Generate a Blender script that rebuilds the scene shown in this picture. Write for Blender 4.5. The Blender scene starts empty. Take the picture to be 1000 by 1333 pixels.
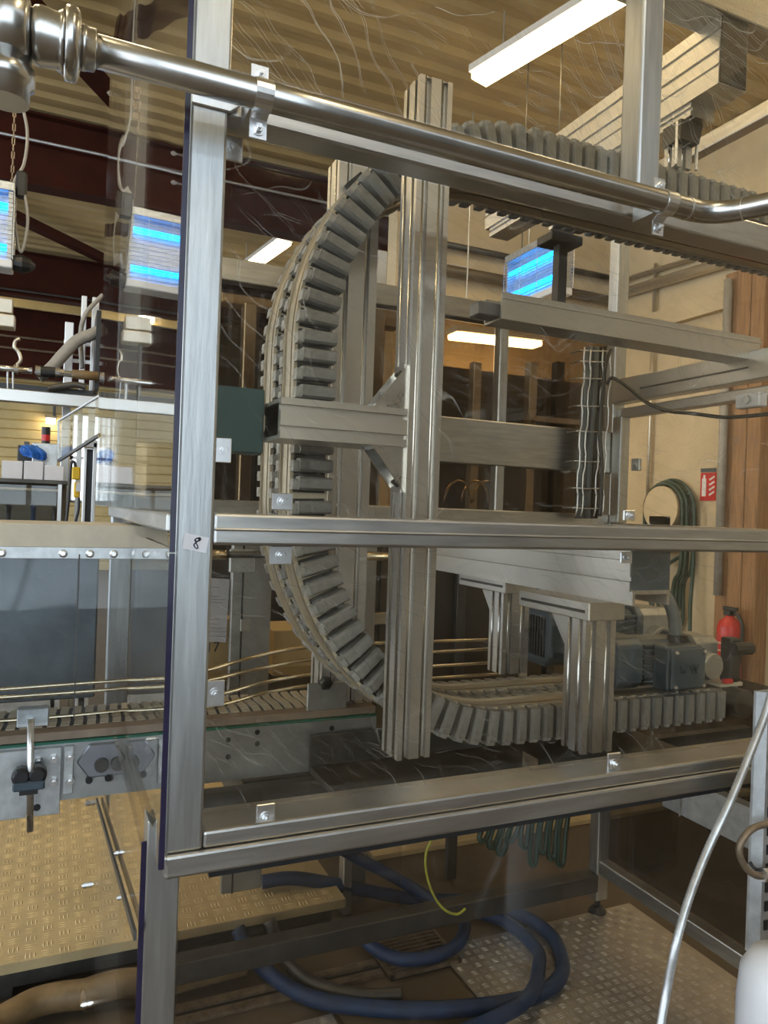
import bpy, bmesh, math, random
from mathutils import Vector, Matrix
random.seed(7)
S = bpy.context.scene
C = S.collection
R = math.radians

# ------------------------------------------------------------------ camera
YAW, ROLL, F, CZ = R(24), R(2.0), 963.0, 1.5
cam = bpy.data.cameras.new('camera')
cam.sensor_fit = 'VERTICAL'; cam.sensor_height = 36.0; cam.lens = F / 1333 * 36
cam.clip_start = 0.02; cam.clip_end = 200
co = bpy.data.objects.new('camera', cam); C.objects.link(co); S.camera = co
co.matrix_world = Matrix.Translation((0, 0, CZ)) @ Matrix.Rotation(-YAW, 4, 'Z') @ Matrix.Rotation(R(90), 4, 'X') @ Matrix.Rotation(ROLL, 4, 'Z')

# ------------------------------------------------------------------ world, exposure
W = bpy.data.worlds.new('world'); S.world = W; W.use_nodes = True
bgn = W.node_tree.nodes['Background']
bgn.inputs[0].default_value = (0.80, 0.90, 1.0, 1); bgn.inputs[1].default_value = 2.6
vs = S.view_settings
vs.view_transform = 'Standard'; vs.look = 'None'; vs.gamma = 1.0; vs.use_curve_mapping = False
vs.exposure = 0.55
S.cycles.max_bounces = 10; S.cycles.transparent_max_bounces = 32; S.cycles.glossy_bounces = 5; S.cycles.diffuse_bounces = 4
S.cycles.use_denoising = True; S.cycles.sample_clamp_indirect = 6.0; S.cycles.caustics_reflective = False
LAMP_COL = (1.0, 0.81, 0.49); LAMP_E = 20.0

# ------------------------------------------------------------------ measured rays (photo frame 1000x1333 -> room metres)
_c, _s, _cr, _sr = math.cos(YAW), math.sin(YAW), math.cos(ROLL), math.sin(ROLL)
def ray(px, py):
    u, v = px - 500, py - 666.5
    u, v = u * _cr + v * _sr, v * _cr - u * _sr
    r, d = u / F, v / F
    return Vector((_c * r + _s, -_s * r + _c, -d))
def at(px, py, Y): a = ray(px, py); return Vector((0, 0, CZ)) + a * (Y / a.y)
def ax(px, py, X): a = ray(px, py); return Vector((0, 0, CZ)) + a * (X / a.x)
def az(px, py, Z): a = ray(px, py); return Vector((0, 0, CZ)) + a * ((Z - CZ) / a.z)

# ------------------------------------------------------------------ materials
def newmat(n):
    m = bpy.data.materials.new(n); m.use_nodes = True
    nt = m.node_tree; nt.nodes.clear()
    out = nt.nodes.new('ShaderNodeOutputMaterial')
    return m, nt, out
def node(nt, t, **k):
    n = nt.nodes.new(t)
    for a, b in k.items():
        if a.startswith('i_'):
            key = a[2:]; key = int(key) if key.isdigit() else key.replace('_', ' ')
            n.inputs[key].default_value = b
        else: setattr(n, a, b)
    return n
def col(c): return (c[0], c[1], c[2], 1)
def pbr(name, c, rough=.5, metal=0., var=.12, scale=12., stretch=(1, 1, 1), bump=.0, c2=None, c2at=.62, spec=.5, bscale=None):
    m, nt, out = newmat(name); L = nt.links
    b = node(nt, 'ShaderNodeBsdfPrincipled', i_Roughness=rough, i_Metallic=metal)
    b.inputs['Specular IOR Level'].default_value = spec
    tc = node(nt, 'ShaderNodeTexCoord'); mp = node(nt, 'ShaderNodeMapping'); mp.inputs['Scale'].default_value = stretch
    L.new(tc.outputs['Object'], mp.inputs[0])
    nz = node(nt, 'ShaderNodeTexNoise', i_Scale=scale, i_Detail=6., i_Roughness=.65)
    L.new(mp.outputs[0], nz.inputs['Vector'])
    rp = node(nt, 'ShaderNodeValToRGB'); e = rp.color_ramp.elements
    lo = [max(0, k * (1 - var)) for k in c]; hi = [min(1, k * (1 + var)) for k in c]
    e[0].position = .3; e[0].color = col(lo); e[1].position = .7; e[1].color = col(hi)
    if c2:
        k = rp.color_ramp.elements.new(c2at + .12); k.color = col(c2)
    L.new(nz.outputs[0], rp.inputs[0]); L.new(rp.outputs[0], b.inputs['Base Color'])
    mr = node(nt, 'ShaderNodeMapRange'); mr.inputs[3].default_value = max(.03, rough * .8); mr.inputs[4].default_value = min(1, rough * 1.25)
    L.new(nz.outputs[0], mr.inputs[0]); L.new(mr.outputs[0], b.inputs['Roughness'])
    if bump:
        n2 = nz
        if bscale:
            n2 = node(nt, 'ShaderNodeTexNoise', i_Scale=bscale, i_Detail=4.); L.new(mp.outputs[0], n2.inputs['Vector'])
        bp = node(nt, 'ShaderNodeBump', i_Strength=bump, i_Distance=.01)
        L.new(n2.outputs[0], bp.inputs['Height']); L.new(bp.outputs[0], b.inputs['Normal'])
    L.new(b.outputs[0], out.inputs[0]); return m
def emis(name, c, e):
    m, nt, out = newmat(name)
    n = node(nt, 'ShaderNodeEmission', i_Color=col(c), i_Strength=e); nt.links.new(n.outputs[0], out.inputs[0]); return m
def sheet(name, tint=(.93, .9, .85), haze=.03, dust=.10, scratch=.35, rough=.02, wave=.0):
    """clear plastic sheet: transparent body, fresnel gloss, dust and scratches that scatter light"""
    m, nt, out = newmat(name); L = nt.links
    def math_(op, a=None, b=None, v=None):
        n = node(nt, 'ShaderNodeMath', operation=op)
        for i, k in enumerate((a, b)):
            if k is None: continue
            if isinstance(k, (int, float)): n.inputs[i].default_value = k
            else: L.new(k, n.inputs[i])
        return n.outputs[0]
    g = node(nt, 'ShaderNodeNewGeometry')
    dot = node(nt, 'ShaderNodeVectorMath', operation='DOT_PRODUCT'); L.new(g.outputs['Incoming'], dot.inputs[0]); L.new(g.outputs['Normal'], dot.inputs[1])
    cs = math_('ABSOLUTE', dot.outputs['Value']); om = math_('SUBTRACT', 1.0, cs)
    p5 = math_('POWER', om, 5.0); fr = math_('ADD', math_('MULTIPLY', p5, .95), .032)
    tc = node(nt, 'ShaderNodeTexCoord')
    n1 = node(nt, 'ShaderNodeTexNoise', i_Scale=3.0, i_Detail=5.); L.new(tc.outputs['Object'], n1.inputs['Vector'])
    n2 = node(nt, 'ShaderNodeTexNoise', i_Scale=420., i_Detail=2.); L.new(tc.outputs['Object'], n2.inputs['Vector'])
    speck = node(nt, 'ShaderNodeMapRange'); speck.inputs[1].default_value = .68; speck.inputs[2].default_value = .76
    L.new(n2.outputs[0], speck.inputs[0])
    patch = node(nt, 'ShaderNodeMapRange'); patch.inputs[1].default_value = .42; patch.inputs[2].default_value = .72
    L.new(n1.outputs[0], patch.inputs[0])
    lines = []
    for k, (rot, sc, dist) in enumerate([((.3, .6, .2), 9.0, 9.0), ((1.1, -.5, 1.9), 7.0, 14.0), ((-.6, 1.2, 2.6), 14.0, 5.0), ((2.1, .2, .9), 18.0, 3.0)]):
        mp = node(nt, 'ShaderNodeMapping'); mp.inputs['Rotation'].default_value = rot; L.new(tc.outputs['Object'], mp.inputs[0])
        w = node(nt, 'ShaderNodeTexWave', i_Scale=sc, i_Distortion=dist, i_Detail=1.5); w.inputs['Detail Scale'].default_value = .9
        L.new(mp.outputs[0], w.inputs['Vector'])
        r = node(nt, 'ShaderNodeMapRange'); r.inputs[1].default_value = .9965; r.inputs[2].default_value = 1.0
        L.new(w.outputs['Fac'], r.inputs[0])
        nk = node(nt, 'ShaderNodeTexNoise', i_Scale=5.0 + k, i_Detail=3.); L.new(mp.outputs[0], nk.inputs['Vector'])
        rk = node(nt, 'ShaderNodeMapRange'); rk.inputs[1].default_value = .52; rk.inputs[2].default_value = .6; L.new(nk.outputs[0], rk.inputs[0])
        lines.append(math_('MULTIPLY', r.outputs[0], rk.outputs[0]))
    sl = math_('MAXIMUM', math_('MAXIMUM', lines[0], lines[1]), math_('MAXIMUM', lines[2], lines[3]))
    d = math_('ADD', math_('MULTIPLY', speck.outputs[0], dust), math_('MULTIPLY', patch.outputs[0], haze))
    d = math_('ADD', d, math_('MULTIPLY', sl, scratch)); d = math_('MINIMUM', math_('ADD', d, haze * .5), .9)
    tr = node(nt, 'ShaderNodeBsdfTransparent', i_Color=col(tint))
    gl = node(nt, 'ShaderNodeBsdfGlossy', i_Roughness=rough, i_Color=(1, 1, 1, 1))
    if wave:
        nw = node(nt, 'ShaderNodeTexNoise', i_Scale=2.2, i_Detail=1.); L.new(tc.outputs['Object'], nw.inputs['Vector'])
        bp = node(nt, 'ShaderNodeBump', i_Strength=wave, i_Distance=.02); L.new(nw.outputs[0], bp.inputs['Height']); L.new(bp.outputs[0], gl.inputs['Normal'])
    gr = node(nt, 'ShaderNodeBsdfGlossy', i_Roughness=.45, i_Color=(.8, .8, .8, 1))
    df = node(nt, 'ShaderNodeBsdfDiffuse', i_Color=(.95, .93, .88, 1)); tl = node(nt, 'ShaderNodeBsdfTranslucent', i_Color=(.95, .92, .84, 1))
    h1 = node(nt, 'ShaderNodeMixShader', i_0=.55); L.new(df.outputs[0], h1.inputs[1]); L.new(tl.outputs[0], h1.inputs[2])
    h2 = node(nt, 'ShaderNodeMixShader', i_0=.25); L.new(h1.outputs[0], h2.inputs[1]); L.new(gr.outputs[0], h2.inputs[2])
    m1 = node(nt, 'ShaderNodeMixShader'); L.new(fr, m1.inputs[0]); L.new(tr.outputs[0], m1.inputs[1]); L.new(gl.outputs[0], m1.inputs[2])
    m2 = node(nt, 'ShaderNodeMixShader'); L.new(d, m2.inputs[0]); L.new(m1.outputs[0], m2.inputs[1]); L.new(h2.outputs[0], m2.inputs[2])
    L.new(m2.outputs[0], out.inputs[0]); return m

M = {}
M['steel'] = pbr('brushed_stainless', (.50, .49, .47), .36, 1., .16, 22, (.35, .35, 3), .05)
M['steel_v'] = pbr('brushed_stainless_post', (.50, .515, .52), .36, 1., .16, 22, (3, 3, .25), .05)
M['pipe'] = pbr('satin_stainless', (.52, .51, .49), .25, 1., .10, 14, (1, 1, 1), .02)
M['bright'] = pbr('bright_zinc', (.72, .72, .72), .28, 1., .1, 30)
M['alu'] = pbr('anodised_aluminium', (.66, .655, .65), .34, .9, .03, 14, (2, 2, .3), .01)
M['alu_h'] = pbr('anodised_aluminium_long', (.62, .61, .59), .36, .9, .04, 14, (.3, .3, 3), .01)
M['glint'] = pbr('slot_glint_metal', (.80, .83, .88), .22, 1., .05, 14)  # pale tone standing for the highlight along the profile slots
M['slot'] = pbr('grey_anodised', (.30, .31, .34), .4, .8, .1)  # darker grey anodised tone for end faces and small parts
M['rail'] = pbr('track_aluminium', (.60, .55, .46), .40, .85, .1, 25)
M['rubber'] = pbr('grey_rubber_pad', (.25, .252, .25), .6, 0, .22, 60, (1, 6, 1), .15, (.36, .36, .35), .72)
M['strip'] = pbr('worn_brown_strip', (.27, .20, .145), .6, 0, .25, 14)
M['padbase'] = pbr('dark_pad_base', (.045, .042, .038), .6, 0, .2)
M['link'] = pbr('grey_chain_link', (.34, .34, .33), .5, 0, .3, 40, bump=.1)
M['teal'] = pbr('teal_paint', (.036, .092, .102), .38, 0, .1, 6)
M['motor'] = pbr('blue_grey_motor_paint', (.058, .082, .105), .33, 0, .15, 10)
M['black'] = pbr('black_plastic', (.015, .015, .016), .4, 0, .2)
M['dark'] = pbr('dark_steel', (.09, .085, .078), .45, .6, .3, 9)
M['sheetsteel'] = pbr('dull_sheet_steel', (.42, .43, .43), .42, .85, .2, 12, bump=.05, c2=(.34, .33, .31))
M['galv'] = pbr('galvanised_steel', (.56, .58, .59), .42, .8, .2, 35)
M['edge'] = pbr('violet_sheet_edge', (.022, .018, .05), .2, 0, .2)
M['wall'] = pbr('cream_plaster', (.60, .50, .34), .85, 0, .1, 3.5, bump=.2, c2=(.46, .38, .26), bscale=30)
M['roof'] = pbr('tan_roof_sheet', (.50, .38, .19), .5, 0, .12, 2)
M['rearwall'] = pbr('grey_block_wall', (.20, .205, .21), .8, 0, .15, 3)
M['siding'] = pbr('tan_wall_siding', (.58, .45, .21), .5, 0, .1, 3)
M['red'] = pbr('dark_red_steel', (.045, .011, .006), .8, 0, .3, 3, spec=.15)
M['concrete'] = pbr('brown_concrete', (.115, .085, .055), .6, 0, .35, 2.4, bump=.15, c2=(.17, .13, .085), bscale=25)
M['plate_tan'] = pbr('worn_tread_plate', (.60, .47, .26), .45, .25, .14, 7)
M['plate_sil'] = pbr('silver_tread_plate', (.50, .46, .41), .36, .75, .2, 9)
M['wood'] = pbr('brown_timber', (.30, .165, .075), .7, 0, .35, 8, (6, 6, .5), .1, (.38, .25, .14))
M['bluehose'] = pbr('blue_hose', (.008, .030, .088), .55, 0, .3, 20, c2=(.03, .055, .11))
M['brownhose'] = pbr('brown_hose', (.20, .13, .06), .55, 0, .3, 14)
M['greyhose'] = pbr('grey_hose', (.34, .32, .29), .5, 0, .15, 10)
M['greenhose'] = pbr('dark_green_hose', (.018, .045, .030), .45, 0, .2, 8)
M['conduit'] = pbr('metal_conduit', (.55, .56, .56), .38, .8, .2, 60)
M['plasticgrey'] = pbr('grey_conduit_plastic', (.11, .13, .145), .45, 0, .15)
M['redpaint'] = pbr('red_paint', (.55, .02, .02), .3, 0, .1)
M['white'] = pbr('white_plastic', (.78, .79, .82), .35, 0, .04)
M['paper'] = pbr('white_paper', (.74, .74, .80), .8, 0, .04)
M['ink'] = pbr('black_ink', (.012, .012, .018), .6, 0, .1)
M['greyink'] = pbr('grey_print', (.42, .41, .46), .8, 0, .1)
M['card'] = pbr('cardboard', (.52, .37, .17), .8, 0, .1, 6)
M['blue'] = pbr('blue_glove', (.01, .12, .48), .4, 0, .15, 18)
M['yellow'] = pbr('yellow_plastic', (.75, .48, .01), .4, 0, .08)
M['green'] = pbr('green_plastic', (.02, .35, .12), .4, 0, .08)
M['wire'] = pbr('green_yellow_wire', (.45, .46, .06), .5, 0, .2, 60)
M['rust'] = pbr('rusty_rod', (.25, .19, .13), .5, .6, .35, 30)
M['brass'] = pbr('brass', (.65, .47, .22), .28, 1., .1)
M['cream'] = pbr('cream_slat', (.58, .51, .39), .5, 0, .1, 20)
M['cabinet'] = pbr('olive_brown_cabinet', (.13, .10, .06), .45, .3, .14, 5)
M['cabinet_dk'] = pbr('dark_machine_panel', (.065, .052, .038), .3, .2, .3, 4)
M['greenstrip'] = pbr('green_wear_strip', (.02, .13, .08), .4, 0, .1)
M['gold'] = pbr('guide_rod_steel', (.80, .70, .50), .22, 1., .1)
M['tube'] = emis('warm_fluorescent_glow', LAMP_COL, LAMP_E)
M['uv'] = emis('blue_tube_glow', (.006, .27, 1.0), 7.0)
M['pc'] = sheet('scratched_clear_sheet', (.955, .925, .87), .002, .10, .22)
M['pc_top'] = sheet('heavily_scratched_clear_sheet', (.94, .90, .82), .014, .16, .42)
M['pc_side'] = sheet('clear_side_sheet', (.95, .945, .93), .006, .10, .03, .012, .10)
M['pc_low'] = sheet('low_clear_sheet', (.93, .915, .89), .003, .12, .03)
M['pc_back'] = sheet('brown_tinted_rear_sheet', (.55, .47, .36), .006, .12, .1)
M['pc_guard'] = sheet('flexed_clear_guard', (.80, .83, .85), .02, .10, .12, .05, .8)
M['pc_smoke'] = sheet('smoky_side_sheet', (.42, .42, .42), .015, .14, .05, .03)
M['rearcover'] = pbr('blue_grey_cover', (.15, .165, .175), .3, .5, .35, 5, bump=.1)
M['glass'] = sheet('window_glass', (.95, .97, .97), .01, .02, .0)

# ------------------------------------------------------------------ mesh builder
def frame_of(d):
    d = d.normalized(); u = Vector((0, 0, 1)) if abs(d.z) < .9 else Vector((1, 0, 0))
    a = d.cross(u).normalized(); return a, d.cross(a).normalized() * -1, d
class MB:
    def __init__(s): s.bm = bmesh.new()
    def box(s, x0, x1, y0, y1, z0, z1):
        v = [s.bm.verts.new((x, y, z)) for x in (x0, x1) for y in (y0, y1) for z in (z0, z1)]
        for f in ((0, 1, 3, 2), (4, 6, 7, 5), (0, 4, 5, 1), (2, 3, 7, 6), (0, 2, 6, 4), (1, 5, 7, 3)): s.bm.faces.new([v[i] for i in f])
        return s
    def bar(s, p, q, w, h, up=Vector((0, 0, 1))):
        p, q = Vector(p), Vector(q); d = (q - p).normalized(); a = d.cross(up)
        a = a.normalized() if a.length > 1e-4 else Vector((1, 0, 0)); b = a.cross(d)
        o = [(-w / 2, -h / 2), (w / 2, -h / 2), (w / 2, h / 2), (-w / 2, h / 2)]
        return s.prism(o, p, a, b, q - p)
    def prism(s, o, P, U, V, N):
        P, U, V, N = map(Vector, (P, U, V, N)); n = len(o)
        a = [s.bm.verts.new(P + U * x + V * y) for x, y in o]; b = [s.bm.verts.new(P + U * x + V * y + N) for x, y in o]
        s.bm.faces.new(a[::-1]); s.bm.faces.new(b)
        for i in range(n): s.bm.faces.new((a[i], a[(i + 1) % n], b[(i + 1) % n], b[i]))
        return s
    def cyl(s, p, q, r, seg=16, r2=None):
        p, q = Vector(p), Vector(q); r2 = r if r2 is None else r2
        a, b, d = frame_of(q - p); A = []; B = []
        for i in range(seg):
            t = 2 * math.pi * i / seg; k = a * math.cos(t) + b * math.sin(t)
            A.append(s.bm.verts.new(p + k * r)); B.append(s.bm.verts.new(q + k * r2))
        s.bm.faces.new(A[::-1]); s.bm.faces.new(B)
        for i in range(seg): s.bm.faces.new((A[i], A[(i + 1) % seg], B[(i + 1) % seg], B[i]))
        return s
    def lathe(s, p, d, prof, seg=20):
        p = Vector(p); a, b, d = frame_of(Vector(d)); rings = []
        for t, r in prof:
            rings.append([s.bm.verts.new(p + d * t + (a * math.cos(2 * math.pi * i / seg) + b * math.sin(2 * math.pi * i / seg)) * r) for i in range(seg)])
        for A, B in zip(rings, rings[1:]):
            for i in range(seg): s.bm.faces.new((A[i], A[(i + 1) % seg], B[(i + 1) % seg], B[i]))
        s.bm.faces.new(rings[0][::-1]); s.bm.faces.new(rings[-1]); return s
    def tube(s, pts, r, seg=10, ring=None):
        pts = [Vector(p) for p in pts]; n = len(pts); prev = None; rings = []
        for i, p in enumerate(pts):
            d = (pts[min(i + 1, n - 1)] - pts[max(i - 1, 0)]).normalized()
            if prev is None: a = frame_of(d)[0]
            else: a = (prev - d * prev.dot(d)); a = a.normalized() if a.length > 1e-5 else frame_of(d)[0]
            prev = a; b = d.cross(a)
            rr = r * (ring(i) if ring else 1)
            rings.append([s.bm.verts.new(p + (a * math.cos(2 * math.pi * k / seg) + b * math.sin(2 * math.pi * k / seg)) * rr) for k in range(seg)])
        for A, B in zip(rings, rings[1:]):
            for k in range(seg): s.bm.faces.new((A[k], A[(k + 1) % seg], B[(k + 1) % seg], B[k]))
        s.bm.faces.new(rings[0][::-1]); s.bm.faces.new(rings[-1]); return s
    def build(s, name, mat, parent=None, bevel=0, smooth=False, seg=1):
        bmesh.ops.recalc_face_normals(s.bm, faces=s.bm.faces[:])
        if bevel: bmesh.ops.bevel(s.bm, geom=s.bm.edges[:], offset=bevel, segments=seg, affect='EDGES', clamp_overlap=True, profile=.5)
        xs = [v.co for v in s.bm.verts]
        c = Vector([(min(v[i] for v in xs) + max(v[i] for v in xs)) / 2 for i in range(3)])
        bmesh.ops.translate(s.bm, verts=s.bm.verts[:], vec=-c)
        me = bpy.data.meshes.new(name)
        if smooth:
            for f in s.bm.faces: f.smooth = len(f.verts) == 4
        s.bm.to_mesh(me); s.bm.free(); me.materials.append(M[mat] if isinstance(mat, str) else mat)
        o = bpy.data.objects.new(name, me); C.objects.link(o)
        put(o, Matrix.Translation(c), parent); return o
WM = {}
def put(o, mw, parent=None):
    WM[o.name] = mw.copy()
    if parent is not None:
        o.parent = parent; o.matrix_parent_inverse = WM[parent.name].inverted()
    o.matrix_basis = mw
def tag(o, label=None, cat=None, group=None, kind=None):
    if label: o['label'] = label
    if cat: o['category'] = cat
    if group: o['group'] = group
    if kind: o['kind'] = kind
    return o
def thing(name, label, cat, loc, group=None, rot=None):
    o = bpy.data.objects.new(name, None); o.empty_display_size = .05; C.objects.link(o)
    put(o, Matrix.Translation(Vector(loc)) @ (rot or Matrix()))
    return tag(o, label, cat, group)
def struct(o): return tag(o, kind='structure')
def clone(o, mw, parent=None):
    k = o.copy(); C.objects.link(k); k.parent = None
    put(k, mw, parent); return k
def smoothpts(P, n=8, closed=False):
    P = [Vector(p) for p in P]; out = []
    for i in range(len(P) - 1):
        p0, p1, p2, p3 = P[max(i - 1, 0)], P[i], P[i + 1], P[min(i + 2, len(P) - 1)]
        for k in range(n):
            t = k / n
            out.append(.5 * ((2 * p1) + (p2 - p0) * t + (2 * p0 - 5 * p1 + 4 * p2 - p3) * t * t + (3 * p1 - p0 - 3 * p2 + p3) * t ** 3))
    out.append(P[-1]); return out
def slotted(w, h, nu, nv, so=.009, sd=.008):
    """cross-section of a slotted aluminium profile, nu slots on the w sides, nv on the h sides"""
    def side(L, n):
        r = [0.]; o = []
        pts = [(-L / 2, 0)]
        for k in range(n):
            c = -L / 2 + L * (k + .5) / n
            pts += [(c - so / 2, 0), (c - so / 2, sd), (c + so / 2, sd), (c + so / 2, 0)]
        return pts
    o = []
    for x, d in side(w, nu): o.append((x, -h / 2 + d))
    for x, d in side(h, nv): o.append((w / 2 - d, x))
    for x, d in side(w, nu): o.append((-x, h / 2 - d))
    for x, d in side(h, nv): o.append((-w / 2 + d, -x))
    return o
def bolt(mb, p, n, r=.006, washer=True):
    p, n = Vector(p), Vector(n).normalized()
    if washer: mb.cyl(p, p + n * .0015, r * 1.55, 14)
    mb.cyl(p, p + n * (r * .9 + .0015), r, 6)
    mb.cyl(p, p + n * (r * 1.6 + .0015), r * .5, 8)
    return mb
def text_mesh(txt, size, depth, name, mat, mw, parent):
    cu = bpy.data.curves.new(name, 'FONT'); cu.body = txt; cu.size = size; cu.extrude = depth; cu.align_x = 'CENTER'; cu.align_y = 'CENTER'
    t = bpy.data.objects.new('tmp_text', cu); C.objects.link(t)
    bpy.context.view_layer.update()
    me = bpy.data.meshes.new_from_object(t.evaluated_get(bpy.context.evaluated_depsgraph_get()))
    bpy.data.objects.remove(t); me.name = name; me.materials.clear(); me.materials.append(M[mat])
    o = bpy.data.objects.new(name, me); C.objects.link(o); put(o, mw, parent); return o
FACE_CAM = Matrix.Rotation(R(90), 4, 'X')       # text lying in XY -> standing, reading from -Y
FACE_NX = Matrix.Rotation(R(-90), 4, 'Z') @ FACE_CAM
ZUP = Vector((0, 0, 1))

# ================================================================== hall shell
struct(MB().box(-9, 14, -5, 18, -.2, -.004).build('floor', 'concrete'))
def corrugated(x0, x1, y0, y1, z, pitch, dep, thick=.03):
    mb = MB(); prof = []; y = y0
    while y < y1:
        prof += [(y, z), (y + pitch * .35, z), (y + pitch * .55, z - dep), (y + pitch * .8, z - dep)]; y += pitch
    prof.append((y, z)); n = len(prof)
    lo = [mb.bm.verts.new((x0, a, b)) for a, b in prof]; hi = [mb.bm.verts.new((x1, a, b)) for a, b in prof]
    for i in range(n - 1): mb.bm.faces.new((lo[i], lo[i + 1], hi[i + 1], hi[i]))
    lo2 = [mb.bm.verts.new((x0, prof[0][0], z + thick)), mb.bm.verts.new((x0, prof[-1][0], z + thick))]
    hi2 = [mb.bm.verts.new((x1, prof[0][0], z + thick)), mb.bm.verts.new((x1, prof[-1][0], z + thick))]
    mb.bm.faces.new((lo2[0], hi2[0], hi2[1], lo2[1])); mb.bm.faces.new((lo[0], hi[0], hi2[0], lo2[0])); mb.bm.faces.new((lo[-1], lo2[1], hi2[1], hi[-1]))
    return mb
ceil = struct(corrugated(-9, 14, -4, 17.6, 5.05, .24, .03).build('ceiling', 'roof'))
# deep dark red roof girders that run across the hall, with flanges
for y, zb in ((7.5, 4.36), (11.7, 4.38), (15.2, 3.75)):
    g = MB(); g.box(-9, 14, y - .012, y + .012, zb, 4.99); g.box(-9, 14, y - .1, y + .1, zb - .02, zb); g.box(-9, 14, y - .1, y + .1, 4.97, 4.99)
    struct(g.build('trim_girder', 'red'))
for a, b in (((-.7, 5.0, 4.9), (.75, 7.3, 4.9)), ((-1.1, 9.4, 4.9), (1.0, 11.6, 4.9)), ((3.2, 7.7, 4.9), (4.6, 11.5, 4.9))):
    struct(MB().bar(a, b, .14, .10).build('trim_brace', 'red'))
struct(MB().cyl((-6, 7.38, 4.72), (4, 7.38, 4.72), .014, 8).build('trim_cable_rod', 'galv'))
struct(MB().cyl((-6, 11.58, 4.42), (4, 11.58, 4.42), .016, 8).build('trim_cable_rod', 'dark'))
# far siding wall with a glazed opening
YF = 17.5
def siding(x0, x1, z0, z1):
    mb = MB(); z = z0; lo = []; hi = []
    while z < z1 - 1e-6:
        for dy, dz in ((0, 0), (0, .16), (.03, .19)):
            lo.append(mb.bm.verts.new((x0, YF + dy, min(z + dz, z1)))); hi.append(mb.bm.verts.new((x1, YF + dy, min(z + dz, z1))))
        z += .2
    for i in range(len(lo) - 1): mb.bm.faces.new((lo[i], hi[i], hi[i + 1], lo[i + 1]))
    a = [mb.bm.verts.new((x, YF + .12, z)) for x in (x0, x1) for z in (lo[0].co.z, lo[-1].co.z)]
    mb.bm.faces.new((a[0], a[1], a[3], a[2])); mb.bm.faces.new((lo[0], a[0], a[2], hi[0])); mb.bm.faces.new((lo[-1], hi[-1], a[3], a[1]))
    return mb
struct(siding(-9, .30, 0, 5.0).build('wall_far', 'siding'))
struct(siding(1.9, 14, 0, 5.0).build('wall_far', 'siding'))
struct(siding(.30, 1.9, 3.4, 5.0).build('wall_far', 'siding'))
struct(siding(.30, 1.9, 0, 1.5).build('wall_far', 'siding'))
w1 = struct(MB().box(.30, 1.9, YF + .04, YF + .05, 1.5, 3.4).build('window_1', 'glass'))
fr = MB()
for x in (.30, .7, 1.1, 1.5, 1.9): fr.box(x - .03, x + .03, YF - .0, YF + .08, 1.5, 3.4)
for z in (1.5, 2.45, 3.4): fr.box(.3, 1.9, YF - .0, YF + .08, z - .03, z + .03)
fr.build('window_frame', 'white', w1)
# cream right wall and the return wall behind the machine
struct(MB().box(5.3, 5.5, -5, 6.2, 0, 5.0).build('wall_right', 'wall'))
struct(MB().box(2.75, 5.3, 6.1, 6.3, 0, 5.0).build('wall_back', 'wall'))
# wall behind the aisle with daylight windows towards its left end
YR = -4.6
for x0, x1, z0, z1 in ((1.0, 14, 0, 5.0), (-9, 1.0, 0, .7), (-9, 1.0, 4.6, 5.0), (-9, -7.3, .7, 4.6)):
    struct(MB().box(x0, x1, YR - .15, YR, z0, z1).build('wall_front', 'rearwall'))
w2 = struct(MB().box(-7.3, 1.0, YR - .09, YR - .08, .7, 4.6).build('window_2', 'glass'))
fr = MB()
for k in range(7): fr.box(-7.3 + k * 1.383 - .04, -7.3 + k * 1.383 + .04, YR - .12, YR - .04, .7, 4.6)
for z in (.7, 2.65, 4.6): fr.box(-7.3, 1.0, YR - .12, YR - .04, z - .04, z + .04)
fr.build('window_frame', 'white', w2)
# conduits along those walls
def wall_pipe(pts, r, label, mat='galv', group='conduits on the cream walls'):
    o = MB().tube(pts, r, 10).build('wall_conduit', mat, smooth=True)
    return tag(o, label, 'pipe', group)
wall_pipe([(2.8, 6.02, 3.98), (5.2, 6.02, 3.98)], .03, 'upper dark conduit along the cream wall behind the blue insect lamp', 'dark')
wall_pipe([(2.8, 6.0, 3.74), (5.2, 6.0, 3.74)], .05, 'thick brown pipe along the cream wall behind the blue insect lamp', 'cabinet')
wall_pipe([(5.24, 6.0, 3.96), (5.24, 3.0, 3.80)], .022, 'thin upper conduit along the side wall above the fire extinguisher', 'rail')
wall_pipe([(5.22, 6.0, 3.82), (5.22, 3.0, 3.68)], .05, 'thick pipe along the side wall above the fire extinguisher', 'rail')
struct(MB().box(5.22, 5.3, -5, 6.1, 3.36, 3.52).build('trim_ledge', 'wall'))
wall_pipe([(5.25, 5.52, 1.0), (5.25, 5.52, 4.0)], .018, 'thin upright conduit on the cream wall beside the hose hanger', 'rail')

# timber column on the right wall
colm = thing('timber_column', 'brown timber column on the cream wall behind the fire extinguisher', 'column', (5.2, 4.45, 0))
for y0, y1 in ((4.20, 4.33), (4.334, 4.47), (4.474, 4.60)):
    d = random.uniform(0, .02)
    MB().box(5.14 + d, 5.3, y0, y1, 0, 3.62).build('plank', 'wood', colm, .006)
wall_pipe([(5.10, 4.52, .9), (5.10, 4.52, 3.55)], .035, 'grey upright pipe running down the timber column', 'greyhose')

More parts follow.
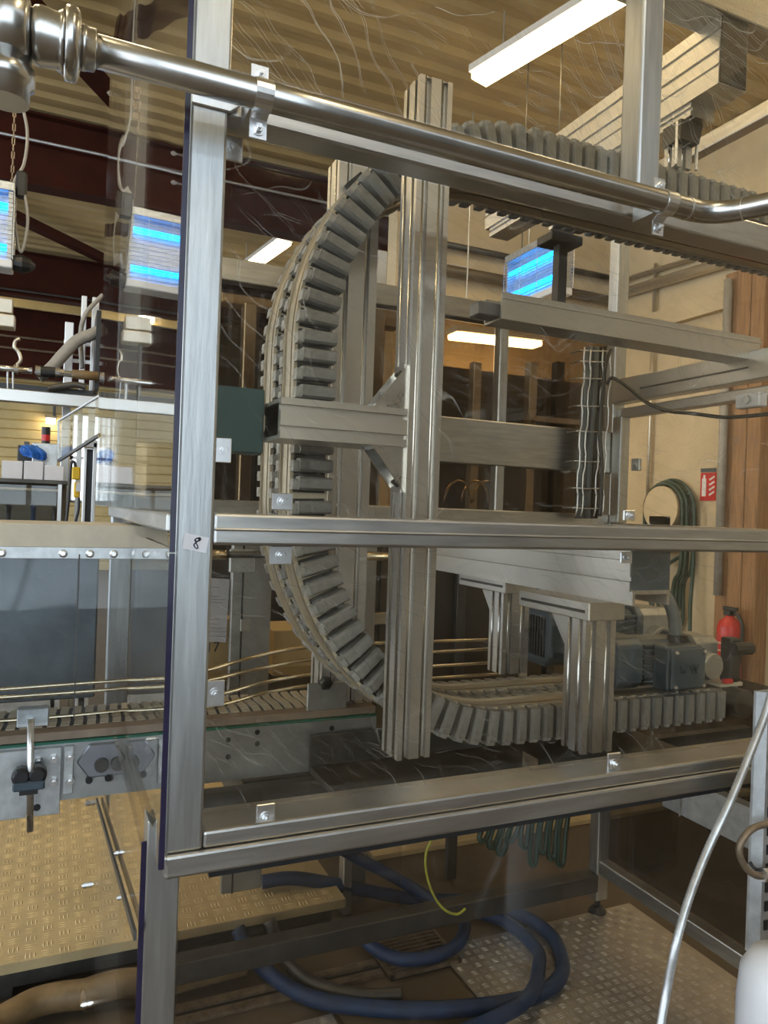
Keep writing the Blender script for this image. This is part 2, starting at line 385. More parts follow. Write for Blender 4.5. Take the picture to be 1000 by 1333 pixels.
# ------------------------------------------------------------------ hall lamps (their own light)
def tube_lamp(p, q, label):
    p, q = Vector(p), Vector(q); d = (q - p).normalized(); n = d.cross(ZUP).normalized()
    t = thing('fluorescent_lamp', label, 'lamp', (p + q) / 2, 'fluorescent lamps under the roof')
    h = MB(); h.bar(p + ZUP * .068, q + ZUP * .068, .20, .05); h.build('lamp_housing', 'white', t)
    e = MB(); e.bar(p + ZUP * .02, q + ZUP * .02, .16, .05); e.build('diffuser', 'tube', t, .012)
    for k in (.15, .85):
        a = p.lerp(q, k); MB().cyl(a + ZUP * .1, (a.x, a.y, 5.0), .006, 6).build('hanging_rod', 'galv', t)
    return t
LD = Vector((-.13, 1, 0)).normalized() * 1.5
l1 = Vector((2.68, 4.62, 4.6))
tube_lamp(l1, l1 - Vector((-.26, 1, 0)).normalized() * 1.55, 'bright fluorescent lamp glowing above the conveyor top run')
l2 = Vector((2.175, 9.93, 4.6))
tube_lamp(l2, l2 - LD, 'fluorescent lamp glowing behind the curved conveyor track')
for x, y, what in ((-1.9, 6.2, 'fluorescent lamp over the machine with white boxes'), (3.6, .6, 'fluorescent lamp over the fire extinguisher side of the cell'),
                   (-1.6, 12.5, 'fluorescent lamp by the far tan siding'), (-.75, 3.3, 'fluorescent lamp over the tan tread plate'), (1.0, -1.2, 'fluorescent lamp over the aisle in front of the cell'), (-2.2, 1.8, 'fluorescent lamp over the conveyor guard')):
    tube_lamp((x, y + .75, 4.6), (x + .19, y - .75, 4.6), what)

tube_lamp(at(588, 440, 5.6), at(700, 452, 5.6), 'added low lamp standing for a lamp reflection in the brown tinted rear panel')  # added lamp in place of a reflection in the rear panel
# ------------------------------------------------------------------ blue insect lamps
def insect_lamp(loc, rotz, label, L=.6, H=.42, D=.15, n=15, tubes=((.12, .28),)):
    t = thing('insect_lamp', label, 'lamp', loc, None, Matrix.Rotation(rotz, 4, 'Z'))
    mw = WM[t.name]
    def part(mb, name, mat, **k):
        o = mb.build(name, mat, None, **k); put(o, mw @ WM[o.name], t); return o
    part(MB().box(-L / 2, L / 2, -D / 2, D / 2, H - .055, H), 'top_housing', 'galv', bevel=.006)
    part(MB().box(-L / 2, L / 2, -D / 2, D / 2, 0, .05), 'bottom_tray', 'white', bevel=.006)
    g = MB()
    for i in range(n):
        z = .06 + (H - .13) * i / (n - 1)
        for y in (-D / 2, D / 2): g.cyl((-L / 2, y, z), (L / 2, y, z), .0022, 5)
        for x in (-L / 2, L / 2): g.cyl((x, -D / 2, z), (x, D / 2, z), .0022, 5)
    for x in (-L / 2, -L / 6, L / 6, L / 2):
        for y in (-D / 2, D / 2): g.cyl((x, y, .05), (x, y, H - .05), .003, 5)
    part(g, 'wire_grille', 'bright')
    for y in (-.035, .035):
        for z in (.13, H - .13): part(MB().cyl((-L / 2 + .03, y, z), (L / 2 - .03, y, z), .016, 12), 'blue_tube', 'uv', smooth=True)
    part(MB().box(-L / 2 + .03, L / 2 - .03, -.004, .004, .055, H - .06), 'back_plate', 'galv')
    for x in (-L / 2 + .02, L / 2 - .02): part(MB().box(x - .012, x + .012, -D / 2 + .01, D / 2 - .01, .05, H - .05), 'end_plate', 'galv')
    return t, part
t, part = insect_lamp((3.06, 4.36, 3.0), R(-90), 'blue glowing insect lamp above the long grey channel beam', L=.62, H=.42)
for x in (-.2, .2): part(MB().cyl((x, 0, .42), (x, 0, 1.99), .005, 6), 'hanging_chain', 'dark')
t, part = insect_lamp((-.47, 4.9, 2.84), R(0), 'blue glowing insect lamp hung on a chain beside the roof girders', L=.40, H=.50)
ch = MB()
for k in range(40):
    z = .50 + k * .041; a = .006 if k % 2 else 0.
    ch.tube([(.18 - (0 if k % 2 else .006), a * 0 + (-.006 if k % 2 else 0), z), (.18 - (0 if k % 2 else .006), (-.006 if k % 2 else 0), z + .04), (.18 + (0 if k % 2 else .006), (.006 if k % 2 else 0), z + .04), (.18 + (0 if k % 2 else .006), (.006 if k % 2 else 0), z)], .004, 5)
part(ch, 'hanging_chain', 'rust')
part(MB().tube(smoothpts([(.20, 0, 2.1), (.205, 0, 1.5), (.20, 0, 1.1), (.25, 0, .85), (.24, 0, .65), (.19, 0, .52), (.20, 0, .30), (.24, -.01, .12), (.27, -.01, .30), (.25, -.01, .46)]), .009, 8), 'power_cord', 'greyhose', smooth=True)
part(MB().box(.20, .26, -.02, .03, .44, .60), 'plug', 'black', bevel=.012)
part(MB().lathe((.25, -.01, .05), (1, 0, 0), [(-.07, .015), (-.05, .045), (0, .055), (.04, .04), (.07, .012)], 12), 'cord_bundle', 'black')

# ================================================================== floor plates
def tread_plate(name, x0, x1, y0, y1, z0, z1, mat, label, pitch=.034, ln=.026, gap=3):
    t = thing(name, label, 'floor plate', ((x0 + x1) / 2, (y0 + y1) / 2, z0))
    MB().box(x0, x1, y0, y1, z0, z1).build('plate', mat, t)
    mb = MB(); i = 0; y = y0 + pitch / 2
    while y < y1 - pitch / 2:
        x = x0 + pitch / 2; j = 0
        while x < x1 - pitch / 2:
            a = 0 if (i + j) % 2 else R(90)
            for k in (-1, 0, 1):
                u = Vector((math.cos(a), math.sin(a), 0)); v = Vector((-u.y, u.x, 0)); c = Vector((x, y, z1)) + v * k * ln * .30
                P = [c - u * ln / 2, c + v * ln * .09, c + u * ln / 2, c - v * ln * .09]
                top = mb.bm.verts.new(c + ZUP * .0028); vv = [mb.bm.verts.new(p) for p in P]
                for q in range(4): mb.bm.faces.new((vv[q], vv[(q + 1) % 4], top))
            x += pitch; j += 1
        y += pitch; i += 1
    tag(mb.build('tread_bars', mat, t), kind='stuff'); return t
tread_plate('tread_plate', -1.2, .99, 2.44, 4.2, .09, .12, 'plate_tan', 'tan tread plate platform behind the left side of the cell', .048, .04)
tread_plate('tread_plate', 1.25, 2.1, 1.30, 2.23, 0, .006, 'plate_sil', 'silver tread plate under the levelling foot and blue hose')
tread_plate('tread_plate', .1, .80, 1.40, 2.05, 0, .006, 'plate_sil', 'brown worn tread plate in front of the floor channel', .036, .028)
MB().box(1.3, 3.6, 2.9, 4.2, 0, .02).build('floor_mat', 'plate_tan')
tag(bpy.data.objects['floor_mat'], 'tan floor sheet behind the right side of the cell', 'floor plate')
f = thing('platform_frame', 'dark steel edge frame carrying the tan tread plate', 'frame', (-.1, 3.2, 0))
for y in (2.5, 4.1): MB().box(-1.2, .95, y - .03, y + .03, 0.03, .09).build('bearer', 'dark', f)
for x in (-1.1, -.1, .85):
    for y in (2.5, 4.1): MB().box(x - .03, x + .03, y - .03, y + .03, 0, .03).build('foot', 'dark', f)
# drain grating
gr = thing('drain_grating', 'slatted steel drain grating under the blue hose', 'drain', (1.16, 2.27, 0))
g0 = (1.03, 1.29, 2.13, 2.40)
MB().box(g0[0], g0[1], g0[2], g0[3], .0, .004).build('drain_well', 'black', gr)
for a in ((g0[0], g0[1], g0[2], g0[2] + .012), (g0[0], g0[1], g0[3] - .012, g0[3]), (g0[0], g0[0] + .012, g0[2], g0[3]), (g0[1] - .012, g0[1], g0[2], g0[3])):
    MB().box(*a, .004, .016).build('rim', 'rust', gr)
for k in range(12):
    y = g0[2] + .022 + k * .0205
    MB().box(g0[0] + .012, g0[1] - .012, y, y + .009, .004, .014).build('slat', 'rust', gr)
fc = thing('floor_channel', 'narrow steel floor channel leading to the drain grating', 'drain', (.6, 2.2, 0))
MB().box(.15, 1.02, 2.16, 2.19, 0, .012).build('edge_strip', 'rust', fc)
MB().box(.15, 1.02, 2.215, 2.245, 0, .012).build('edge_strip', 'rust', fc)
MB().box(.15, 1.02, 2.19, 2.215, 0, .003).build('channel_bed', 'black', fc)
tag(MB().box(.82, 1.23, 1.55, 2.10, 0, .008).build('floor_hatch', 'cabinet', None, .002), 'brown steel floor hatch between the two tread plates', 'hatch')

# blue hose
def hose(name, pts, r, mat, label, cat='hose', group=None, n=8, seg=12, parent=None):
    o = MB().tube(smoothpts(pts, n), r, seg).build(name, mat, parent, smooth=True)
    if parent is None: tag(o, label, cat, group)
    return o
bh = thing('coiled_hose', 'thick dark blue hose coiled on the floor under the cell', 'hose', (1.1, 2.0, 0))
zb = .026
hose('hose_loop', [(.60, 2.42, .10), (.64, 2.33, zb + .01), (.745, 2.12, zb), (.94, 1.985, zb), (1.15, 1.90, zb + .004), (1.38, 1.87, zb), (1.53, 1.92, zb), (1.61, 2.02, zb), (1.65, 2.14, zb), (1.62, 2.28, zb), (1.50, 2.42, zb), (1.30, 2.52, zb), (1.1, 2.56, zb + .05), (.85, 2.56, .16), (.72, 2.58, .16)], .024, 'bluehose', '', parent=bh)
hose('hose_loop', [(1.02, 2.40, zb + .02), (1.01, 2.28, zb + .02), (1.07, 2.165, zb + .02), (1.18, 2.135, zb + .02), (1.29, 2.165, zb + .02), (1.37, 2.25, zb + .02), (1.385, 2.33, zb + .02), (1.33, 2.46, zb + .03), (1.22, 2.52, .12), (1.05, 2.55, .22), (.95, 2.52, .30), (.90, 2.50, .33)], .022, 'bluehose', '', parent=bh)
hose('hose_loop', [(1.0, 1.80, zb), (1.3, 1.80, zb + .045), (1.50, 1.99, zb + .01), (1.555, 2.10, zb), (1.54, 2.27, zb), (1.45, 2.38, zb)], .022, 'bluehose', '', parent=bh)
p0 = Vector((.90, 2.50, .33)); dn = Vector((-.05, -.02, .03)).normalized()
MB().lathe(p0, dn, [(0, .024), (.03, .024), (.031, .016), (.045, .016), (.046, .021), (.062, .021), (.063, .012), (.08, .012)], 14).build('hose_coupling', 'brass', bh)
hose('drain_hose', [(.70, 2.40, .12), (.735, 2.33, .03), (.765, 2.21, .024), (.83, 2.12, .024), (.92, 2.06, .024), (1.02, 2.03, .024)], .021, 'dark', 'dark grey hose curling beside the blue hose end')
hose('earth_wire', [at(567, 1085, 2.1), at(555, 1110, 2.1), at(556, 1140, 2.1), at(566, 1168, 2.1), at(580, 1185, 2.1), at(595, 1190, 2.1), at(606, 1183, 2.1)], .004, 'wire', 'green and yellow wire loop hanging over the floor drain', 'wire')
bhz = thing('floor_hose', 'thick brown hose lying on the floor below the tread plate', 'hose', (0, 2.3, 0))
hose('hose_run', [(-1.0, 2.25, .05), (-.4, 2.20, .05), (-.12, 2.28, .05), (.0, 2.34, .05), (.12, 2.33, .05), (.2, 2.30, .05), (.6, 2.32, .05)], .04, 'brownhose', '', parent=bhz)
hose('hose_run', [(-1.0, 1.85, .05), (-.3, 2.0, .05), (-.13, 2.10, .05), (-.10, 2.20, .05), (-.14, 2.30, .05)], .035, 'brownhose', '', parent=bhz)

# ================================================================== enclosure frame
fr = thing('enclosure_frame', 'stainless square tube frame of the conveyor enclosure with sticker', 'frame', (1.0, 1.6, 0))
def post(x0, x1, y0, y1, z0, z1, name='post', mat='steel_v', bevel=.004): return MB().box(x0, x1, y0, y1, z0, z1).build(name, mat, fr, bevel, seg=2)
def beam(x0, x1, y0, y1, z0, z1, name='beam', mat='steel', bevel=.004): return MB().box(x0, x1, y0, y1, z0, z1).build(name, mat, fr, bevel, seg=2)
XL, XR, YB = .142, 1.95, 2.2
post(XL, .190, .97, 1.018, 1.0525, 2.050)                                  # front left corner post
post(XL, .192, .968, 1.020, 2.052, 2.78)                                  # its upper extension
post(.878, .924, .97, 1.018, 2.063, 2.78)                                 # upper middle post
post(1.52, 1.57, .97, 1.018, 1.03, 2.78)                                  # front right post
beam(.190, 1.52, .97, 1.018, 1.449, 1.491)                                # middle beam
beam(.190, 1.52, .966, .970, 1.468, 1.472, 'weld_rib')
beam(.190, 1.52, .976, 1.022, 2.010, 2.060)                               # top beam
b = beam(.1905, 1.52, .9705, 1.050, 1.0525, 1.075, 'sill'); beam(XL, 1.52, .964, 1.03, 1.022, 1.052, 'sill')
MB().box(.20, 1.52, .970, 1.0, 1.014, 1.0215).build('seal_strip', 'black', fr)
# lower posts, with a slanted cut at the top of the left one
MB().prism([(0, 0), (.044, 0), (.044, 1.02), (.0, 1.075)], (.128, 1.03, 0), (1, 0, 0), (0, 0, 1), (0, .045, 0)).build('lower_post', 'steel_v', fr, .002)
post(1.53, 1.575, 1.03, 1.075, 0, 1.02, 'lower_post')
# back and sides
post(XL + .005, .205, YB, YB + .05, 0.06, 2.78)
post(1.91, 1.965, YB, YB + .05, .06, 2.78)
post(1.405, 1.44, YB + .005, YB + .045, 1.46, 2.18, 'rear_mullion')
for z0, z1 in ((1.675, 1.83), (1.46, 1.52), (2.17, 2.24), (2.72, 2.78)): beam(.205, 1.91, YB, YB + .045, z0, z1, 'rear_beam')
beam(.19, 1.91, YB - .01, YB + .05, .10, .165, 'rear_base_beam', 'dark')
for x in (.145, 1.915):
    for z0, z1 in ((1.462, 1.489), (.165, .215), (2.73, 2.78)): beam(x - (.008 if x < 1 and z0 > 1 else 0), x + .045, 1.02, YB, z0, z1, 'side_beam')
beam(1.90, 1.955, 1.2, YB, 1.935, 2.025, 'side_beam', 'alu_h')
beam(1.93, 1.975, 1.2, YB, 1.885, 1.92, 'side_beam', 'alu_h')
MB().box(1.896, 1.900, 1.60, 2.05, 1.972, 1.977).build('engraved_line', 'dark', fr)
post(1.905, 1.95, YB - .05, YB - .004, 1.49, 1.885, 'side_mullion')
MB().bar(ax(176, 1218, .114), ax(126, 1042, .114), .004, .012).build('sloped_rail', 'dark', fr)
for x, y in ((1.938, 2.225), (.175, 2.225), (1.555, 1.05), (.15, 1.05)):
    ft = MB(); ft.cyl((x, y, .03), (x, y, .07), .010, 10); ft.lathe((x, y, .0), (0, 0, 1), [(0, .034), (.012, .034), (.03, .018)], 16)
    ft.build('levelling_foot', 'black', fr)
# joint bracket on the corner post
jb = MB().prism([(0, 0), (.05, 0), (.064, .012), (.064, .045), (0, .045)], (XL, .966, 2.012), (1, 0, 0), (0, 0, 1), (0, .006, 0)).build('joint_bracket', 'bright', fr, .0015)
bolt(MB(), (.163, .966, 2.035), (0, -1, 0), .0075).build('bolt', 'bright', jb)
# upper front beam that carries the top cantilever
beam(.19, 1.95, 1.17, 1.25, 2.60, 2.68, 'upper_beam')
for x in (.16, 1.52): beam(x - .02 + (.02 if x > 1 else .0), x + .03 + (.02 if x > 1 else 0), 1.02, 1.17, 2.62, 2.66, 'upper_beam')
sk = thing('number_sticker', 'white sticker with a handwritten 8 on the corner post', 'sticker', (.168, .969, 1.45))
q = [at(240, 693, .9685), at(272, 700, .9685), at(268, 720, .9685), at(237, 714, .9685)]
mb = MB(); va = [mb.bm.verts.new(p) for p in q]; vb = [mb.bm.verts.new(p - Vector((0, .0006, 0))) for p in q]
mb.bm.faces.new(va); mb.bm.faces.new(vb[::-1])
for i in range(4): mb.bm.faces.new((va[i], va[(i + 1) % 4], vb[(i + 1) % 4], vb[i]))
mb.build('sticker_paper', 'paper', sk)
e8 = [(258, 702), (261, 701), (260.5, 703.5), (256, 704.5), (253.5, 703), (256, 701), (260, 700), (261, 702), (258, 704), (255, 706.5), (252.5, 709), (253.5, 712), (256, 714), (257.5, 713), (257, 710), (255, 706.5), (254, 703)]
MB().tube(smoothpts([at(x, y, .9676) for x, y in e8], 5), .0008, 6).build('handwritten_eight', 'ink', sk)

# ------------------------------------------------------------------ clear panels with clamp tabs
def panel(x0, x1, y0, y1, z0, z1, mat, label, group=None):
    t = thing('clear_panel', label, 'panel', ((x0 + x1) / 2, (y0 + y1) / 2, z0), group)
    MB().box(x0, x1, y0, y1, z0, z1).build('plastic_sheet', mat, t); return t
def tab(t, px, py, w=.026, h=.032, Y=1.012, mat='bright'):
    p = at(px, py, Y)
    o = MB().box(p.x - w / 2, p.x + w / 2, Y, Y + .004, p.z - h / 2, p.z + h / 2).build('clamp_tab', mat, t, .001)
    bolt(MB(), (p.x, Y, p.z), (0, -1, 0), .0052).build('bolt', 'bright', o)
fp = panel(.19, 1.52, 1.020, 1.025, 1.078, 2.009, 'pc', 'large scratched clear panel in front of the curved conveyor')
for a in ((304, 193, .026, .034), (291, 586, .022, .034), (368, 653, .03, .024), (366, 723, .032, .026), (280, 903, .026, .036), (346, 1064, .026, .036, .988), (800, 994, .028, .036, .988), (820, 671, .026, .018), (816, 726, .026, .02)):
    tab(fp, *a)
up = panel(.192, 1.52, 1.020, 1.025, 2.062, 2.78, 'pc_top', 'scratched clear panel above the stainless pipe, under the bright lamp')
lp = panel(.175, 1.53, 1.040, 1.045, .10, 1.015, 'pc_low', 'dusty low clear panel in front of the coiled hose')
ls = thing('clear_panel', 'glossy clear side panel reflecting the blue insect lamp', 'panel', (.13, 1.6, 1.43))
DX = -.029
MB().prism([(.134, .962), (.140, .962), (.140 + DX, 2.26), (.134 + DX, 2.26)], (0, 0, 1.490), (1, 0, 0), (0, 1, 0), (0, 0, 1.29)).build('plastic_sheet', 'pc_side', ls)
MB().box(.1335, .1405, .958, .962, 1.44, 2.78).build('sheet_edge', 'edge', ls)

ls2 = panel(.134, .140, .962, 1.44, 1.04, 1.445, 'pc_side', 'short clear side panel beside the conveyor guard')
MB().box(.1335, .1405, .958, .962, 1.04, 1.438).build('sheet_edge', 'edge', ls2)
ls3 = thing('clear_panel', 'low clear side panel over the brown floor hose', 'panel', (.123, 1.7, .08))
MB().prism([(1.026, .08), (2.40, .08), (2.40, .86), (1.58, .86), (1.58, 1.04), (1.026, 1.04)], (.120, 0, 0), (0, 1, 0), (0, 0, 1), (.006, 0, 0)).build('plastic_sheet', 'pc_low', ls3)
MB().box(.1195, .1265, 1.022, 1.026, .08, 1.05).build('sheet_edge', 'edge', ls3)
def side_bolts(t, lst, X):
    for px, py in lst:
        p = ax(px, py, X); mb = MB(); k = min(1, .3 + (p.y - .95) * .6); mb.cyl((X - .016 * k, p.y, p.z), (X + .02, p.y, p.z), .004 * k, 8); mb.cyl((X - .012 * k, p.y, p.z), (X - .001, p.y, p.z), .008 * k, 6)
        mb.build('bolt', 'bright', t)
side_bolts(ls, [(146, 122), (147, 360), (228, 200), (228, 238)], .134)
side_bolts(ls2, [(196, 962)], .134)
side_bolts(ls3, [(118, 1045), (155, 1110), (114, 1152), (158, 1168), (113, 1307)], .120)
panel(.205, 1.405, YB + .046, YB + .051, 1.83, 2.17, 'pc_back', 'brown tinted rear panel behind the tall profile post')
panel(1.44, 1.91, YB + .046, YB + .051, 1.83, 2.17, 'pc_back', 'brown tinted rear panel beside the wire cable tray')
panel(.205, 1.91, YB + .046, YB + .051, 1.52, 1.675, 'pc_back', 'low brown tinted rear panel between the two rear beams')
panel(.19, 1.115, YB + .055, YB + .06, .17, 1.0, 'pc_low', 'low clear rear panel before the tan tread plate')
dk = panel(1.962, 1.967, 1.08, YB + .02, .215, 1.02, 'pc_smoke', 'smoky low side panel beside the silver tread plate')

# ================================================================== gripper conveyor: two C-shaped tracks
RC, XO, ZT, ZBOT, XA = .5, .402, 2.32, 1.022, .902
ZC1, ZC2 = ZT - RC, ZBOT + RC
def cpath(off, xt=2.15, xb=1.52, step=.02):
    """points (x, z, tangent, inward normal) along the C at inward offset off"""
    r = RC - off; pts = []
    def seg(a, b, n):
        L = (b - a).length; k = max(1, int(L / step)); d = (b - a).normalized()
        for i in range(k): pts.append((a + (b - a) * (i / k), d, n))
    seg(Vector((xt, 0, ZT - off)), Vector((XA, 0, ZT - off)), Vector((0, 0, -1)))
    na = 40
    for i in range(na):
        t = math.pi / 2 + (math.pi / 2) * i / na; e = Vector((math.cos(t), 0, math.sin(t)))
        pts.append((Vector((XA, 0, ZC1)) + e * r, Vector((-e.z, 0, e.x)), -e))
    seg(Vector((XA - r, 0, ZC1)), Vector((XA - r, 0, ZC2)), Vector((1, 0, 0)))
    for i in range(na):
        t = math.pi + (math.pi / 2) * i / na; e = Vector((math.cos(t), 0, math.sin(t)))
        pts.append((Vector((XA, 0, ZC2)) + e * r, Vector((-e.z, 0, e.x)), -e))
    seg(Vector((XA, 0, ZBOT + off)), Vector((xb, 0, ZBOT + off)), Vector((0, 0, 1)))
    pts.append((Vector((xb, 0, ZBOT + off)), Vector((1, 0, 0)), Vector((0, 0, 1))))
    return pts
def c_sweep(mb, sec, xt, xb):
    """sec: closed polygon of (inward offset, Y)"""
    base = cpath(0, xt, xb); rings = []
    for p, d, n in base: rings.append([mb.bm.verts.new(p + n * o + Vector((0, y, 0))) for o, y in sec])
    m = len(sec)
    for A, B in zip(rings, rings[1:]):
        for k in range(m): mb.bm.faces.new((A[k], A[(k + 1) % m], B[(k + 1) % m], B[k]))
    mb.bm.faces.new(rings[0][::-1]); mb.bm.faces.new(rings[-1]); return mb
def pad_mesh():
    mb = MB()   # local: x inward along the pad, z along the chain, y depth (front = -y)
    o = [(-.0122, .012), (-.0122, -.010), (-.0085, -.0165), (.0085, -.0165), (.0122, -.010), (.0122, .012)]
    mb.prism([(z, y) for z, y in o], (.006, 0, 0), (0, 0, 1), (0, 1, 0), (.064, 0, 0))
    n0 = len(mb.bm.faces)
    mb.box(.003, .064, .010, .018, -.0166, .0166)
    mb.bm.faces.ensure_lookup_table()
    for f_ in mb.bm.faces[n0:]: f_.material_index = 1
    me = bpy.data.meshes.new('gripper_pad'); bmesh.ops.recalc_face_normals(mb.bm, faces=mb.bm.faces[:]); mb.bm.to_mesh(me); mb.bm.free(); me.materials.append(M['rubber']); me.materials.append(M['padbase']); return me
def link_mesh():
    mb = MB(); mb.box(-.004, .008, -.006, .016, -.012, .008); mb.cyl((.002, -.008, -.004), (.002, .018, -.004), .0065, 8); mb.box(.062, .072, .004, .018, -.008, .010)
    me = bpy.data.meshes.new('chain_link'); bmesh.ops.recalc_face_normals(mb.bm, faces=mb.bm.faces[:]); mb.bm.to_mesh(me); mb.bm.free(); me.materials.append(M['link']); return me
PADM, LINKM = pad_mesh(), link_mesh()
def pads(track, ypad, facing, xt, xb, nmax=400):
    pts = cpath(.035, xt, xb, .002); acc = 0; last = None; n = 0
    for p, d, nn in pts:
        if last is not None: acc += (p - last).length
        last = p
        if acc >= .0335 or n == 0:
            acc = 0; n += 1
            y = Vector((0, 1, 0)) * facing; x = nn; z = x.cross(y)
            p0 = p - nn * .035
            mw = Matrix(((x.x, y.x, z.x, p0.x), (x.y, y.y, z.y, ypad), (x.z, y.z, z.z, p0.z), (0, 0, 0, 1)))
            for me, nm in ((PADM, 'gripper_pad'), (LINKM, 'chain_link')):
                o = bpy.data.objects.new(nm, me); C.objects.link(o); put(o, mw, track)
def track(y0, label, xt, xb):
    """y0 = front face of the front pads; track is .135 deep"""
    t = thing('gripper_track', label, 'conveyor', (.45, y0 + .07, 1.6), 'C shaped gripper conveyor')
    ya, yb = y0 + .036, y0 + .104; ym = (ya + yb) / 2
    sec = [(.002, ya), (.002, ym - .005), (.010, ym - .005), (.010, ym + .003), (.002, ym + .003), (.002, yb), (.066, yb), (.066, ym + .003), (.058, ym + .003), (.058, ym - .005), (.066, ym - .005), (.066, ya)]
    c_sweep(MB(), sec, xt, xb).build('track_beam', 'rail', t)
    for yy in (ya - .003, yb):
        s = [(-.003, yy), (-.003, yy + .003), (.071, yy + .003), (.071, yy)]
        c_sweep(MB(), s, xt, xb).build('wear_strip', 'cream', t)
    pads(t, y0 + .0165, 1, xt, xb); pads(t, y0 + .1235, -1, xt, xb)
    return t
tf = track(1.300, 'front C shaped track of grey rubber gripper pads behind the tall post', 2.10, 1.50)
tb = track(1.445, 'rear C shaped track of grey rubber gripper pads, farther inside the cell', 2.15, 1.52)
# drive end of the lower run
de = thing('drive_end', 'bare steel drive end plates at the end of the lower gripper run', 'conveyor', (1.5, 1.38, 1.02))
MB().box(1.52, 1.60, 1.330, 1.408, 1.093, 1.103).build('mount_plate', 'cream', de, .002)
MB().box(1.52, 1.60, 1.336, 1.404, 1.03, 1.09).build('end_block', 'sheetsteel', de, .006)
MB().cyl((1.56, 1.29, 1.06), (1.56, 1.42, 1.06), .035, 20).build('sprocket_hub', 'dark', de)

# ------------------------------------------------------------------ slotted profile posts and brackets
def profile(x0, x1, y0, y1, z0, z1, nu=2, nv=2, mat='alu', name='profile_post', parent=None):
    cx, cy = (x0 + x1) / 2, (y0 + y1) / 2
    o = MB().prism(slotted(x1 - x0, y1 - y0, nu, nv, .0125, .012), (cx, cy, z0), (1, 0, 0), (0, 1, 0), (0, 0, z1 - z0)).build(name, mat, parent)
    for k in range(nu):      # pale beads added for a highlight along the slots, front and left faces
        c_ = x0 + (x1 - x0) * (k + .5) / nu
        MB().cyl((c_ - .0042, y0 + .0018, z0 + .001), (c_ - .0042, y0 + .0018, z1 - .001), .0026, 12).build('slot_glint_bead', 'glint', o, smooth=True)
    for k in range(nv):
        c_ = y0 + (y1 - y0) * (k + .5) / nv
        MB().cyl((x0 + .0018, c_ + .0042, z0 + .001), (x0 + .0018, c_ + .0042, z1 - .001), .0026, 12).build('slot_glint_bead', 'glint', o, smooth=True)
    return o
ps = thing('profile_support', 'tall slotted aluminium post with a cross arm holding the curved track', 'support', (.585, 1.18, 1.07))
profile(.552, .616, 1.15, 1.214, 1.072, 2.258, parent=ps)
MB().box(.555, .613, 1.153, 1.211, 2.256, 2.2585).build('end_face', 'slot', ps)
a0, a1, zc = .326, .552, 1.646
# arm front web with two grooves, C-shaped in section, open at its rear
asec = [(0, -.033), (0, -.020), (.007, -.020), (.007, -.012), (0, -.012), (0, .014), (.007, .014), (.007, .022), (0, .022), (0, .033), (.105, .033), (.105, .016), (.092, .010), (.092, .004), (.099, .004), (.099, .026), (.014, .026), (.014, -.026), (.099, -.026), (.099, -.004), (.092, -.004), (.092, -.010), (.105, -.016), (.105, -.033)]
MB().prism(asec, (a0, 1.152, zc), (0, 1, 0), (0, 0, 1), (a1 - a0, 0, 0)).build('cross_arm', 'alu_h', ps, 0)
for s in (1, -1):
    g = MB(); z = zc + s * .033
    g.prism([(0, 0), (-.062, 0), (0, .078 * s)], (.552, 1.158, z), (1, 0, 0), (0, 0, 1), (0, .004, 0))
    g.prism([(0, 0), (-.062, 0), (0, .078 * s)], (.552, 1.202, z), (1, 0, 0), (0, 0, 1), (0, .004, 0))
    g.box(.546, .552, 1.162, 1.202, min(z, z + .078 * s), max(z, z + .078 * s)); g.box(.490, .552, 1.162, 1.202, min(z, z + .006 * s), max(z, z + .006 * s))
    go = g.build('gusset_bracket', 'bright', ps)
    for k in (.03, .06): bolt(MB(), (.546, 1.175, z + k * s), (-1, 0, 0), .006).build('bolt', 'dark', go)
tag(MB().box(.196, .322, 1.24, 1.30, 1.592, 1.702).build('teal_box', 'teal', None, .002), 'dark teal block between the corner post and the cross arm', 'box')

# rear profile post behind the tracks
rp = thing('rear_profile_post', 'slotted aluminium post behind the curved tracks', 'support', (.63, 1.66, .95))
profile(.585, .690, 1.64, 1.72, 1.045, 2.335, 2, 2, parent=rp)
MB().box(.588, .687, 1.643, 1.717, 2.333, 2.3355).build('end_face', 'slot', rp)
MB().bar(at(452, 243, 1.63), at(470, 228, 1.63), .02, .012).build('clip', 'black', rp)

# lower cantilever beam with two hanging posts
lc = thing('lower_cantilever', 'slotted aluminium cantilever with two hanging posts over the lower run', 'support', (1.05, 1.4, 1.05))
YC0 = 1.09
bsec = [(-.05, .0), (.05, 0), (.05, .085), (-.05, .085), (-.05, .068), (-.036, .068), (-.036, .058), (-.05, .058), (-.05, .028), (-.036, .028), (-.036, .018), (-.05, .018)]
MB().prism(bsec, (1.05, YC0, 1.365), (1, 0, 0), (0, 0, 1), (0, .96, 0)).build('cantilever_beam', 'alu_h', lc)
MB().box(1.003, 1.097, YC0 - .003, YC0, 1.368, 1.447).build('end_cap', 'motor', lc)
csec = [(-.046, -.026), (-.040, -.026), (-.040, -.005), (.040, -.005), (.040, -.026), (.046, -.026), (.046, 0), (-.046, 0)]
MB().prism(csec, (1.05, YC0 - .005, 1.365), (1, 0, 0), (0, 0, 1), (0, .93, 0)).build('carrier_channel', 'alu_h', lc)
